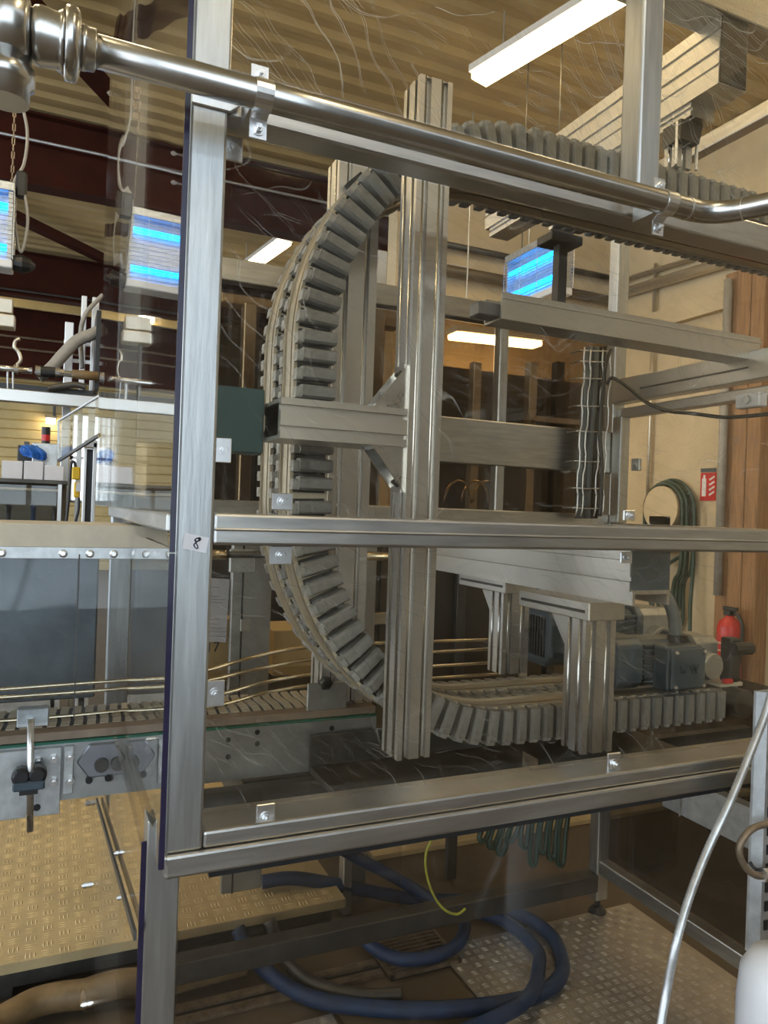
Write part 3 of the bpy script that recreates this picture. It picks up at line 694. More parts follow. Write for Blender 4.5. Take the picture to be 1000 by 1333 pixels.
def hanger(x0, x1, y0, y1, zt, z0):
    MB().box(x0 - .004, x1 + .012, y0 - .012, y1 + .16, zt, zt + .036).build('hanger_head', 'alu_h', lc, .002)
    MB().box(x0 - .005, x0 - .003, y0 + .0, y1 + .15, zt + .014, zt + .020).build('head_groove', 'dark', lc)
    profile(x0, x1, y0, y1, z0, zt, parent=lc, name='hanging_post')
    MB().prism([(0, 0), (.075, 0), (0, -.095)], (x0 + .02, y1, zt), (0, 1, 0), (0, 0, 1), (.008, 0, 0)).build('gusset', 'alu', lc)
hanger(.950, 1.024, 1.15, 1.214, 1.303, 1.042)
hanger(1.055, 1.135, 1.60, 1.664, 1.303, 1.095)

# upper cantilever beam
uc = thing('upper_cantilever', 'slotted aluminium cantilever above the top conveyor run', 'support', (1.3, 1.4, 2.3))
us = [(-.042, 0), (.042, 0), (.042, .150), (-.042, .150), (-.042, .122), (-.035, .122), (-.035, .114), (-.042, .114), (-.042, .078), (-.035, .078), (-.035, .070), (-.042, .070), (-.042, .044), (-.035, .044), (-.035, .038), (-.042, .038)]
MB().prism(us, (1.322, 1.18, 2.452), (1, 0, 0), (0, 0, 1), (0, .95, 0)).build('cantilever_beam', 'alu_h', uc)
MB().box(1.284, 1.360, 1.177, 1.18, 2.456, 2.598).build('end_cap', 'dark', uc)
MB().prism([(-.036, -.03), (.036, -.03), (.036, 0), (-.036, 0), (-.036, -.010), (-.030, -.010), (-.030, -.018), (-.036, -.018)], (1.322, 1.26, 2.452), (1, 0, 0), (0, 0, 1), (0, .85, 0)).build('carrier_channel', 'alu_h', uc)
MB().prism([(-.034, 0), (.034, 0), (.024, -.045), (-.034, -.045)], (1.312, 1.28, 2.422), (1, 0, 0), (0, 0, 1), (0, .055, 0)).build('clamp_head', 'dark', uc)
profile(1.285, 1.335, 1.30, 1.335, 2.325, 2.378, 1, 1, parent=uc, name='hanging_post')
for x in (1.279, 1.341): MB().cyl((x, 1.292, 2.322), (x, 1.292, 2.42), .004, 8).build('tie_rod', 'bright', uc)
MB().box(1.27, 1.35, 1.7, 1.76, 2.325, 2.422).build('hanging_post', 'alu', uc)

# grey channel beam across the cell, with a prop up to the top run
cb = thing('channel_beam', 'long grey channel beam with a cut end under the blue insect lamp', 'beam', (1.5, 1.6, 2.0))
YH = 1.60
MB().prism([(0, 0), (.085, 0), (.085, .070), (.079, .070), (.079, .006), (.006, .006), (.006, .070), (0, .070)], (1.02, YH, 2.0), (0, 1, 0), (0, 0, 1), (.93, 0, 0)).build('channel', 'alu_h', cb, .001)
MB().box(1.02, 1.95, YH - .003, YH, 2.052, 2.058).build('lip_rib', 'alu', cb)
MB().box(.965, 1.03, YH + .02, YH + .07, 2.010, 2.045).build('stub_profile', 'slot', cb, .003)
MB().box(1.195, 1.222, YH + .006, YH + .032, 2.006, 2.25).build('prop', 'dark', cb)
MB().box(1.16, 1.26, YH - .01, YH + .06, 2.225, 2.250).build('prop_clamp', 'dark', cb, .003)

# ------------------------------------------------------------------ stainless pipe along the front
pp = thing('front_pipe', 'polished stainless pipe with unions clamped along the front frame', 'pipe', (.5, .9, 1.95))
PZ_, PY_ = 2.010, .905
el = [Vector((-.005, PY_, PZ_)), Vector((.3, PY_, PZ_)), Vector((.92, PY_, PZ_))]
for k in range(13):
    t = R(62 * k / 12); el.append(Vector((.935 + .075 * math.sin(t), PY_ - .075 * (1 - math.cos(t)), PZ_)))
dd = Vector((math.cos(R(62)), -math.sin(R(62)), 0)); el += [el[-1] + dd * .1, el[-1] + dd * .45]
MB().tube(el, .0178, 24).build('pipe_run', 'pipe', pp, smooth=True)
for p_, q_ in ((el[2], el[2] + Vector((.002, 0, 0))), (el[-3], el[-3] + dd * .002)): MB().cyl(p_, q_, .0183, 20).build('weld_seam', 'bright', pp)
MB().lathe((0, PY_, PZ_), (1, 0, 0), [(-.040, .025), (-.036, .029), (-.030, .0305), (-.014, .0285), (-.010, .031), (-.007, .0335)], 32).build('union_body', 'pipe', pp, smooth=True)
MB().lathe((0, PY_, PZ_), (1, 0, 0), [(-.0065, .0335), (-.005, .0375), (.001, .0388), (.006, .0375), (.009, .033), (.0105, .026)], 32).build('union_nut', 'pipe', pp, smooth=True)
MB().lathe((0, PY_, PZ_), (1, 0, 0), [(.0105, .0215), (.0115, .0235), (.016, .0235), (.017, .0225), (.025, .0222), (.027, .0185)], 32).build('reducer', 'pipe', pp, smooth=True)
MB().lathe((0, PY_, PZ_), (1, 0, 0), [(-.14, .030), (-.075, .030), (-.072, .0365), (-.064, .0385), (-.046, .0385), (-.042, .034), (-.040, .026)], 32).build('tee_socket', 'pipe', pp, smooth=True)
MB().lathe((-.062, PY_, PZ_ - .03), (0, 0, -1), [(0, .024), (.012, .024), (.014, .028), (.030, .028), (.033, .023), (.05, .023)], 28).build('branch_fitting', 'pipe', pp, smooth=True)
def pipe_clamp(x):
    w = .011; path = [(.0165, .046), (.0165, .022)] + [(math.cos(R(65 + 230 * k / 12)) * .0192, math.sin(R(65 + 230 * k / 12)) * .0192) for k in range(13)] + [(.0165, -.022), (.0165, -.046)]
    inner = [(.0190, .046), (.0190, .0235)] + [(math.cos(R(65 + 230 * k / 12)) * .0179, math.sin(R(65 + 230 * k / 12)) * .0179) for k in range(13)] + [(.0190, -.0235), (.0190, -.046)]
    c = MB()
    for k in range(len(path) - 1): c.prism([path[k], path[k + 1], inner[k + 1], inner[k]], (x - w, PY_, PZ_), (0, 1, 0), (0, 0, 1), (2 * w, 0, 0))
    o = c.build('pipe_clamp', 'bright', pp)
    for z in (.034, -.034): bolt(MB(), (x, PY_ + .0163, PZ_ + z), (0, -1, 0), .0055).build('bolt', 'bright', o)
    MB().box(x - .012, x + .012, PY_ + .017, .968, PZ_ - .012, PZ_ + .012).build('clamp_spacer', 'steel', o)
pipe_clamp(at(342, 115, PY_).x); pipe_clamp(at(868, 262, PY_).x)

# ------------------------------------------------------------------ drive motors
def gearmotor(x0, yc, zc, s, label, face=-1, full=True):
    t = thing('gear_motor', label, 'motor', (x0 + .1, yc, zc - .07 * s))
    def rr(w, h, c):  # chamfered rectangle
        return [(-w + c, -h), (w - c, -h), (w, -h + c), (w, h - c), (w - c, h), (-w + c, h), (-w, h - c), (-w, -h + c)]
    U, V = (0, 1, 0), (0, 0, 1)
    MB().prism(rr(.066 * s, .066 * s, .02 * s), (x0, yc, zc), U, V, (.085 * s, 0, 0)).build('fan_cowl', 'motor', t, .006 * s, seg=2)
    gl = MB()
    for k in range(9):
        y = -.042 + k * .0105
        gl.box(x0 - .003 * s, x0 + .001, yc + (y - .003) * s, yc + (y + .003) * s, zc - .045 * s, zc + .045 * s)
    gl.build('fan_grille', 'black', t)
    MB().prism(rr(.056 * s, .056 * s, .018 * s), (x0 + .085 * s, yc, zc), U, V, (.165 * s, 0, 0)).build('motor_body', 'motor', t, .003)
    fn = MB()
    for k in range(8):
        z = -.046 + k * .013
        for sg in (-1, 1): fn.box(x0 + .09 * s, x0 + .245 * s, yc + sg * .054 * s, yc + sg * .064 * s, zc + (z - .002) * s, zc + (z + .002) * s)
    fn.build('cooling_fins', 'motor', t)
    MB().prism(rr(.064 * s, .064 * s, .02 * s), (x0 + .25 * s, yc, zc), U, V, (.02 * s, 0, 0)).build('end_flange', 'motor', t, .003)
    if full:
        yb = yc + face * .062 * s
        bx = MB().box(x0 + .118 * s, x0 + .236 * s, min(yb, yb + face * .055 * s), max(yb, yb + face * .055 * s), zc - .062 * s, zc + .050 * s).build('terminal_box', 'motor', t, .007, seg=2)
        lid = MB().box(x0 + .121 * s, x0 + .233 * s, yb + face * .066 * s, yb + face * .055 * s, zc - .056 * s, zc + .046 * s) if face > 0 else MB().box(x0 + .121 * s, x0 + .233 * s, yb - .066 * s, yb - .055 * s, zc - .056 * s, zc + .046 * s)
        lo = lid.build('box_lid', 'motor', t, .005, seg=2)
        text_mesh('SEW', .032 * s, .0014, 'raised_letters', 'motor', Matrix.Translation((x0 + .177 * s, yb - .0672 * s, zc - .006 * s)) @ FACE_CAM, lo)
        for dx in (.130, .224):
            for dz in (-.048, .038): bolt(MB(), (x0 + dx * s, yb - .066 * s, zc + dz * s), (0, -1, 0), .004, False).build('screw', 'bright', lo)
    g = MB(); g.prism(rr(.056 * s, .06 * s, .015 * s), (x0 + .27 * s, yc, zc - .002), U, V, (.085 * s, 0, 0)); g.cyl((x0 + .31 * s, yc + .05 * s, zc - .015 * s), (x0 + .31 * s, yc - .085 * s, zc - .015 * s), .035 * s, 18)
    g.build('gearbox', 'sheetsteel', t, .002)
    return t
gm = gearmotor(1.205, 1.405, 1.162, .93, 'blue grey gear motor with a terminal box over the lower run end')
cd = [at(881, 845, 1.36), at(880, 825, 1.36), at(878, 805, 1.37), at(873, 788, 1.38), at(864, 770, 1.41), at(858, 745, 1.45), at(856, 700, 1.5)]
sp = smoothpts(cd, 14); MB().tube(sp, .0150, 14, lambda i: 1.0 + (.07 if i % 2 else 0)).build('flex_conduit', 'plasticgrey', gm, smooth=True)
p_ = at(881, 856, 1.36); MB().lathe(p_, (0, 0, 1), [(0, .016), (.012, .016), (.013, .021), (.034, .021), (.035, .024), (.056, .024), (.057, .018)], 12).build('conduit_gland', 'black', gm)
gearmotor(1.265, 1.76, 1.165, 1.25, 'blue grey ribbed motor behind the two hanging posts', full=False)
bt = thing('black_bracket', 'black plastic sensor bracket beside the gear motor', 'bracket', (1.555, 1.33, 1.1))
MB().box(1.548, 1.585, 1.325, 1.36, 1.105, 1.215).build('bracket_plate', 'black', bt, .004)
MB().cyl((1.548, 1.32, 1.19), (1.61, 1.32, 1.19), .016, 10).build('clamp_knob', 'black', bt)
MB().box(1.515, 1.545, 1.312, 1.324, 1.106, 1.118).build('red_clip', 'redpaint', bt, .002)

# ================================================================== product conveyor that feeds the cell
pc = thing('product_conveyor', 'steel slat chain conveyor running in from the conveyor guard', 'conveyor', (.1, 1.75, 0))
YP = 1.62
ZP = at(100, 966, YP).z
MB().box(-.75, .72, YP, YP + .006, ZP - .115, ZP).build('side_plate', 'sheetsteel', pc)
MB().box(-.75, .72, YP + .20, YP + .206, ZP - .115, ZP).build('side_plate', 'sheetsteel', pc)
MB().box(-.75, .72, YP - .002, YP + .006, ZP, ZP + .005).build('wear_strip', 'greenstrip', pc)
MB().box(-.75, .72, YP + .006, YP + .045, ZP + .006, ZP + .022).build('side_guide', 'strip', pc)
MB().box(-.75, .72, YP + .045, YP + .20, ZP - .01, ZP + .018).build('chain_bed', 'black', pc)
x = -.74
while x < .70:
    o = MB()
    o.prism([(0, 0), (.017, 0), (.021, .05), (.017, .1), (.021, .15), (.004, .15), (0, .1), (.004, .05)], (x, YP + .047, ZP + .018), (1, 0, 0), (0, 1, 0), (0, 0, .005))
    o.build('chain_slat', 'cream', pc); x += .0255
for px, py in ((297, 963), (335, 953), (335, 968), (297, 985), (432, 948), (432, 958)):
    p = at(px, py, YP); MB().cyl((p.x, YP - .001, p.z), (p.x, YP + .004, p.z), .006, 12).build('hole', 'black', pc)
MB().box(.40, .62, YP - .004, YP + .21, ZP - .20, ZP - .115).build('end_housing', 'dark', pc, .004)
for y in (YP + .01, YP + .17): MB().box(-.70, -.665, y, y + .03, 0, ZP - .115).build('leg', 'dark', pc)
MB().box(.50, .56, YP + .05, 2.19, ZP - .20, ZP - .16).build('frame_bracket', 'dark', pc)
MB().box(at(403, 890, YP).x, at(455, 890, YP).x, YP + .012, YP + .018, ZP + .02, ZP + .085).build('transfer_plate', 'sheetsteel', pc, .002)
p = at(425, 890, YP); MB().lathe((p.x, YP + .012, p.z), (0, -1, 0), [(0, .016), (.012, .016), (.014, .010), (.02, .010)], 6).build('lock_knob', 'black', pc)
# splice plates, bearing and bolts on the outside
MB().box(at(-40, 985, YP - .012).x, at(80, 985, YP - .012).x, YP - .012, YP - .004, at(80, 1056, YP).z, ZP - .004).build('splice_plate', 'galv', pc, .001)
MB().box(at(83, 985, YP - .008).x, at(96, 985, YP - .008).x, YP - .010, YP - .002, ZP - .10, ZP - .004).build('splice_strip', 'galv', pc, .001)
for px, py in ((50, 990), (70, 987), (70, 1017), (91, 985), (91, 1016), (193, 975), (193, 1003)):
    p = at(px, py, YP - .012); bolt(MB(), (p.x, YP - .012, p.z), (0, -1, 0), .008, False).build('bolt', 'bright', pc)
for px, py in ((50, 990), (47, 1051), (115, 1016), (140, 1013)):
    p = at(px + 1, py, YP - .012); MB().cyl((p.x, YP - .0135, p.z), (p.x, YP - .003, p.z), .007, 12).build('hole', 'black', pc)
b = at(132, 988, YP); hx = [(math.cos(R(60 * k)) * .048, math.sin(R(60 * k)) * .040) for k in range(6)]
bo = MB().prism(hx, (b.x, YP, b.z), (1, 0, 0), (0, 0, 1), (0, -.008, 0)).build('bearing_flange', 'slot', pc, .003)
MB().cyl((b.x, YP - .008, b.z - .008), (b.x, YP - .02, b.z - .008), .014, 16).build('bearing_cap', 'dark', bo)
# rail bracket with rod and clamp
rb = thing('rail_bracket', 'guide rail bracket on a steel rod with a black clamp', 'bracket', (at(40, 1000, 1.55).x, 1.55, .9))
q0, q1 = at(40, 935, 1.56), at(39, 1082, 1.56)
MB().cyl(q0, q1, .0062, 12).build('rod', 'bright', rb, smooth=True)
p = at(43, 934, 1.57); MB().box(p.x - .028, p.x + .028, 1.567, 1.592, p.z - .018, p.z + .018).build('rail_block', 'galv', rb, .002)
p = at(38, 1016, 1.57)
kb = MB(); kb.lathe((p.x - .014, 1.575, p.z + .013), (0, -1, 0), [(0, .017), (.02, .017), (.024, .012)], 12); kb.lathe((p.x + .014, 1.575, p.z + .013), (0, -1, 0), [(0, .017), (.02, .017), (.024, .012)], 12)
kb.build('clamp_knob', 'black', rb)
MB().box(p.x - .028, p.x + .028, 1.545, 1.58, p.z - .012, p.z + .004).build('clamp_bar', 'motor', rb, .003)
MB().box(p.x - .016, p.x + .016, 1.548, 1.575, p.z - .02, p.z - .012).build('clamp_nut', 'black', rb)
# guide rods along the conveyor
rods = [[(-30, 900), (100, 890), (210, 882), (268, 873), (320, 858), (380, 845), (470, 838), (650, 832)],
        [(-30, 910), (100, 901), (210, 892), (268, 886), (330, 872), (395, 860), (470, 854), (650, 844)],
        [(-30, 941), (100, 931), (210, 919), (290, 903), (345, 888), (405, 878), (480, 872), (650, 862)],
        [(-30, 953), (100, 942), (210, 931), (290, 917), (345, 902), (405, 892), (480, 888), (650, 877)]]
names = ['topmost guide rod above the slat chain conveyor', 'second guide rod from the top above the slat chain conveyor', 'third guide rod from the top above the slat chain conveyor', 'lowest guide rod above the slat chain conveyor']
for k, (pts, nm) in enumerate(zip(rods, names)):
    Y = 1.70 + .012 * (k % 2)
    tag(MB().tube(smoothpts([at(a, b, Y + (.17 if a > 600 else .13 if a > 460 else .06 if a > 376 else 0)) for a, b in pts], 6), .0045, 8).build('guide_rod', 'gold', None, smooth=True), nm, 'rod', 'guide rods over the slat chain')

# clear tunnel guard over the conveyor, left of the cell
YG = 1.50
gd = thing('conveyor_guard', 'clear plastic guard with a steel top strip over the conveyor', 'guard', (-.3, YG, 1.05))
zt, zs = at(100, 687, YG).z, at(100, 713, YG).z
MB().prism([(0, 0), (.30, -.002), (.30, .004), (-.002, .006), (-.012, zs - zt), (-.006, zs - zt)], (-.9, YG, zt), (0, 1, 0), (0, 0, 1), (1.105, 0, 0)).build('top_cover', 'cream', gd, .001)
MB().box(-.9, .205, YG - .016, YG - .012, zs - .020, zs + .002).build('clamp_strip', 'galv', gd, .001)
for k, px in enumerate((2, 82, 117, 148, 177, 205)):
    p = at(px, 720, YG - .016); MB().lathe((p.x, YG - .016, zs - .010), (0, -1, 0), [(0, .008), (.003, .0075), (.0045, .004)], 14).build('screw', 'bright', gd)
def curved(x0, x1, name):
    mb = MB(); prof = []
    for k in range(13):
        t = k / 12; z = zs - .004 - t * .325; prof.append((YG - .012 + .035 * math.sin(t * math.pi) * -.6 + t * .03, z))
    lo = [mb.bm.verts.new((x0, y, z)) for y, z in prof]; hi = [mb.bm.verts.new((x1, y, z)) for y, z in prof]
    fs = [mb.bm.faces.new((lo[i], lo[i + 1], hi[i + 1], hi[i])) for i in range(12)]
    bmesh.ops.solidify(mb.bm, geom=fs, thickness=.003)
    return mb.build(name, 'pc_guard', gd)
curved(-.9, at(100, 800, YG).x - .001, 'clear_cover'); curved(at(100, 800, YG).x + .001, .205, 'clear_cover')
MB().box(at(100, 800, YG).x - .0012, at(100, 800, YG).x + .0012, YG - .036, YG - .032, zs - .31, zs - .01).build('cover_seam', 'dark', gd)
# what stands behind the clear guard: conveyor rear cover
tag(MB().box(-.9, .10, 1.86, 1.88, 1.04, 1.43).build('rear_cover', 'rearcover', None, .004), 'blue grey rear cover board behind the clear conveyor guard', 'panel')

# ================================================================== machine standing in the hall behind the guard (left)
YM = 4.5
def X_(px, py=600, Y=YM): return at(px, py, Y).x
def Z_(px, py, Y=YM): return at(px, py, Y).z
mp = thing('machine_platform', 'black platform on a steel beam carrying the valve pipe', 'platform', (-.3, YM, 0))
MB().box(-1.6, X_(122), YM - .03, YM + .03, Z_(60, 527), Z_(60, 511)).build('edge_beam', 'alu_h', mp, .004)
MB().box(-1.6, X_(118), YM, YM + .5, Z_(60, 510), Z_(60, 503)).build('deck', 'black', mp)
for px, w in ((79, .048), (101, .03), (116, .04)):
    MB().box(X_(px), X_(px) + w, YM + .34, YM + .39, 0, Z_(80, 400 if px < 80 else 360)).build('post', 'alu', mp, .003)
MB().box(-1.5, -1.44, YM + .34, YM + .39, 0, Z_(60, 510)).build('post', 'alu', mp)
for i, y in enumerate((430, 455)):
    MB().box(X_(78), X_(135), YM + .36, YM + .38, Z_(100, y) - .01, Z_(100, y) + .01).build('rail', 'alu', mp)
MB().box(X_(120), X_(126), YM + .05, YM + .30, Z_(120, 505), Z_(120, 400)).build('side_plate', 'black', mp)
hose('suction_hose', [at(50, 491, YM + .1), at(66, 480, YM + .1), at(82, 462, YM + .1), at(100, 444, YM + .1), at(118, 436, YM + .1), at(136, 428, YM + .12)], .034, 'greyhose', 'thick grey hose rising to the post beside the valve pipe')
hose('thin_grey_pipe', [at(107, 480, YM + .2), at(105, 450, YM + .2), at(106, 425, YM + .2), at(112, 408, YM + .2), at(122, 396, YM + .2), at(134, 384, YM + .2)], .013, 'greyhose', 'thin grey pipe bending over beside the thick grey hose', 'pipe')
vp = thing('valve_pipe', 'steel pipe line with a black sight coupling and brown hose', 'pipe', at(40, 490, YM))
Zv = lambda px: at(px, 479 + px * .085, YM)
MB().cyl(Zv(-20), Zv(42), .017, 14).build('steel_pipe', 'pipe', vp, smooth=True)
MB().cyl(Zv(18), Zv(24), .026, 14).build('collar', 'pipe', vp)
MB().cyl(Zv(46), Zv(53), .032, 14).build('flange', 'pipe', vp)
MB().cyl(Zv(53), Zv(72), .030, 16).build('sight_coupling', 'black', vp)
MB().cyl(Zv(72), Zv(78), .030, 14).build('flange', 'pipe', vp)
MB().cyl(Zv(78), Zv(83), .024, 8).build('hex_nut', 'pipe', vp)
MB().cyl(Zv(83), Zv(94), .018, 12).build('hose_tail', 'pipe', vp)
MB().tube([Zv(94), Zv(110), Zv(128)], .026, 12).build('brown_hose_end', 'brownhose', vp, smooth=True)
MB().tube(smoothpts([at(22, 475, YM), at(27, 468, YM), at(24, 458, YM), at(19, 452, YM), at(20, 444, YM), at(26, 441, YM)]), .009, 8).build('air_hose', 'rail', vp, smooth=True)
for px in (10, 17): MB().cyl(at(px, 484, YM), at(px, 506, YM), .005, 8).build('pipe_support', 'galv', vp)
hose('steel_tray', [at(62, 506, YM - .05), at(80, 503, YM - .05), at(98, 501, YM - .05), at(112, 504, YM - .05)], .018, 'dark', 'dark bent plate edge lying on the black platform', 'plate')
# bottle carousel with boxes on top
YK = 4.2
bm_ = thing('boxed_machine', 'glazed bottling machine with a flat dark top and steel frame', 'machine', (-.35, YK + .3, 0))
zk = Z_(40, 624, YK)
MB().box(-1.3, X_(88, 640, YK), YK, YK + .6, zk - .02, zk).build('top_plate', 'dark', bm_, .003)
MB().box(-1.3, X_(74, 640, YK), YK + .005, YK + .010, 1.15, zk - .03).build('front_window', 'glass', bm_)
MB().box(X_(75, 650, YK), X_(80, 650, YK), YK, YK + .03, 0, zk - .02).build('frame_post', 'alu', bm_)
MB().box(-1.3, X_(88, 650, YK), YK + .55, YK + .6, .2, zk - .02).build('back_plate', 'cabinet', bm_)
MB().box(X_(-15, 400, YM), X_(16, 400, YM), YM + .02, YM + .10, Z_(0, 405), Z_(0, 386)).build('junction_box', 'rail', mp, .004)
MB().box(X_(-15, 400, YM), X_(20, 400, YM), YM + .01, YM + .11, Z_(0, 424), Z_(0, 407)).build('junction_box', 'rail', mp, .006)
MB().cyl((X_(-6, 400, YM), YM + .06, Z_(0, 510)), (X_(-6, 400, YM), YM + .06, Z_(0, 386)), .008, 8).build('box_stand', 'dark', mp)
MB().box(-1.3, X_(88, 650, YK), YK, YK + .6, .2, 1.15).build('base_cabinet', 'sheetsteel', bm_, .004)
MB().cyl((-1.3, YK + .02, Z_(40, 637, YK)), (X_(76, 640, YK), YK + .02, Z_(40, 637, YK)), .008, 8).build('hand_rail', 'bright', bm_)
for i, (px, lab, mt) in enumerate(((11, 'dark bottle behind the window, nearest the hall edge', 'black'), (43, 'blue black bottle in the middle of the bottling machine window', 'bluehose'), (71, 'slim dark bottle beside the steel machine post', 'dark'))):
    x = X_(px, 680, YK + .2)
    tag(MB().lathe((x, YK + .2, 1.15), (0, 0, 1), [(0, .032), (.16, .032), (.19, .026), (.22, .013), (.30, .012), (.301, .015), (.32, .015)], 16).build('bottle', mt, None, smooth=True), lab, 'bottle', 'bottles in the machine window')
for i, (a, b, top, lab) in enumerate(((2, 30, 599, 'white box with a torn open top on the bottling machine'), (31, 57, 600, 'white box under the blue glove on the bottling machine'), (58, 84, 606, 'plain low white box beside the tower light cabinet'))):
    t = thing('white_box', lab, 'box', (X_((a + b) / 2, 612, YK), YK + .05, zk), 'white boxes on the bottling machine')
    MB().box(X_(a, 612, YK), X_(b, 612, YK) - .003, YK + .01, YK + .12, zk, Z_(a, top, YK)).build('carton', 'paper', t, .002)
    MB().box(X_(a, 612, YK) + .003, X_(b, 612, YK) - .006, YK + .014, YK + .116, Z_(a, top, YK), Z_(a, top, YK) + .002).build('flap', 'card' if i == 0 else 'paper', t)
gv = MB(); gx, gz = X_(44, 590, YK), Z_(44, 596, YK) + .004
bmesh.ops.create_icosphere(gv.bm, subdivisions=4, radius=1.0)
for v in gv.bm.verts:
    n_ = v.co.copy(); w_ = 1 + .16 * math.sin(7 * n_.x + 3 * n_.z) * math.cos(6 * n_.y + 2) + .10 * math.sin(13 * n_.x + 9 * n_.y + 5 * n_.z)
    q_ = Vector((n_.x * .060 * w_, n_.y * .045 * w_, max(n_.z, -.75) * .036 * w_))
    v.co = Vector((gx + q_.x, YK + .065 + q_.y, gz + .026 + q_.z - .22 * q_.x))
tag(gv.build('crumpled_glove', 'blue', None, smooth=True), 'crumpled blue glove lying on a white box', 'glove')
tl = thing('tower_light', 'tower light with red and black segments on a grey cabinet', 'signal light', (X_(59, 590, YK + .2), YK + .2, zk))
xx = X_(59, 590, YK + .2); Zt = lambda y: Z_(59, y, YK + .2)
MB().box(xx - .062, xx + .062, YK + .14, YK + .28, zk, Zt(578)).build('cabinet', 'galv', tl, .004)
MB().cyl((xx, YK + .2, Zt(578)), (xx, YK + .2, Zt(574)), .022, 16).build('base', 'black', tl)
MB().cyl((xx, YK + .2, Zt(574)), (xx, YK + .2, Zt(566)), .022, 16).build('red_segment', 'redpaint', tl)
MB().cyl((xx, YK + .2, Zt(566)), (xx, YK + .2, Zt(556)), .022, 16).build('black_segment', 'black', tl)
sb = thing('black_sensor_block', 'black sensor block beside the grey tower light cabinet', 'sensor', (X_(33, 585, YK + .25), YK + .2, zk))
MB().box(X_(23, 590, YK + .25), X_(42, 590, YK + .25), YK + .22, YK + .3, zk, Z_(30, 580, YK + .25)).build('body', 'black', sb, .004)
MB().box(X_(31, 590, YK + .25), X_(38, 590, YK + .25), YK + .22, YK + .28, Z_(30, 580, YK + .25), Z_(30, 575, YK + .25)).build('cap', 'dark', sb, .003)
# yellow pendant control with its lead
YY = 3.9
pd = thing('pendant_control', 'yellow pendant control hanging by a black cable', 'control', at(98, 630, YY))
p = at(99, 617, YY); q = at(100, 638, YY)
MB().box(p.x - .019, p.x + .019, YY, YY + .04, p.z - .028, p.z + .034).build('upper_body', 'yellow', pd, .006)
MB().box(q.x - .014, q.x + .014, YY + .004, YY + .036, q.z - .036, q.z + .04).build('grip', 'yellow', pd, .005)
MB().box(q.x - .004, q.x + .018, YY - .004, YY + .01, q.z - .006, q.z + .036).build('label_plate', 'paper', pd)
MB().tube(smoothpts([at(98, 608, YY + .02), at(97, 602, YY + .02), at(93, 603, YY + .02), at(91, 625, YY + .02), at(89, 655, YY + .02), at(86, 682, YY + .02)]), .007, 8).build('cable', 'black', pd, smooth=True)
MB().tube(smoothpts([at(103, 648, YY + .02), at(102, 665, YY + .02), at(98, 680, YY + .02)]), .006, 8).build('cable', 'black', pd, smooth=True)
# tall slotted door post and tilted glass flap
dp = thing('door_post', 'grey door post with a dark slot beside the yellow pendant', 'post', at(118, 690, 3.7))
MB().box(X_(109, 600, 3.7), X_(113, 600, 3.7), 3.7, 3.76, .125, Z_(110, 582, 3.7)).build('jamb', 'alu', dp, .002)
MB().box(X_(121, 600, 3.7), X_(126, 600, 3.7), 3.7, 3.76, .125, Z_(125, 576, 3.7)).build('jamb', 'alu', dp, .002)
MB().box(X_(113, 600, 3.7), X_(121, 600, 3.7), 3.73, 3.76, .125, Z_(110, 584, 3.7)).build('dark_slot', 'black', dp)
MB().box(X_(109, 600, 3.7), X_(126, 600, 3.7), 3.7, 3.76, Z_(110, 582, 3.7), Z_(110, 572, 3.7)).build('head', 'alu', dp, .002)
gf = thing('glass_flap', 'tilted clear flap with a black lower edge above the door post', 'panel', at(100, 570, 3.6))
qs = [at(76, 600, 4.1), at(130, 566, 3.4), at(130, 515, 3.4), at(76, 548, 4.1)]
mb = MB(); va = [mb.bm.verts.new(p) for p in qs]; vb = [mb.bm.verts.new(p + Vector((.004, .004, 0))) for p in qs]
mb.bm.faces.new(va); mb.bm.faces.new(vb[::-1])
for i in range(4): mb.bm.faces.new((va[i], va[(i + 1) % 4], vb[(i + 1) % 4], vb[i]))
mb.build('clear_sheet', 'glass', gf)
MB().bar(qs[0], qs[1], .012, .014).build('lower_edge', 'black', gf); MB().bar(qs[3], qs[2], .008, .008).build('upper_edge', 'galv', gf)
MB().bar(qs[0], qs[3], .010, .010, Vector((0, 1, 0))).build('side_edge', 'galv', gf)
wl = thing('wall_lamp', 'small warm wall lamp on the far tan siding', 'lamp', at(67, 546, 17.4))
p = at(67, 546, 17.4); MB().box(p.x - .12, p.x + .10, 17.2, 17.4, p.z, p.z + .06).build('hood', 'dark', wl); MB().box(p.x - .1, p.x + .08, 17.15, 17.32, p.z - .10, p.z).build('lamp_face', 'tube', wl)
MB().cyl((p.x + .05, 17.38, p.z), (p.x + .05, 17.38, p.z + .7), .03, 8).build('conduit', 'dark', wl)
# hall mezzanine: tan band and rails in front of the far wall
for i, (y, h) in enumerate(((391, .16),)):
    struct(MB().box(-9, 5.2, 13.3, 13.36, at(60, 404, 13.3).z, at(60, 386, 13.3).z).build('trim_band', 'siding'))
for y, r in ((441, .02), (456, .02)):
    p = at(50, y, 15.0); struct(MB().cyl((-9, 15.05, p.z), (5, 15.05, p.z), r, 6).build('trim_rail', 'rust'))

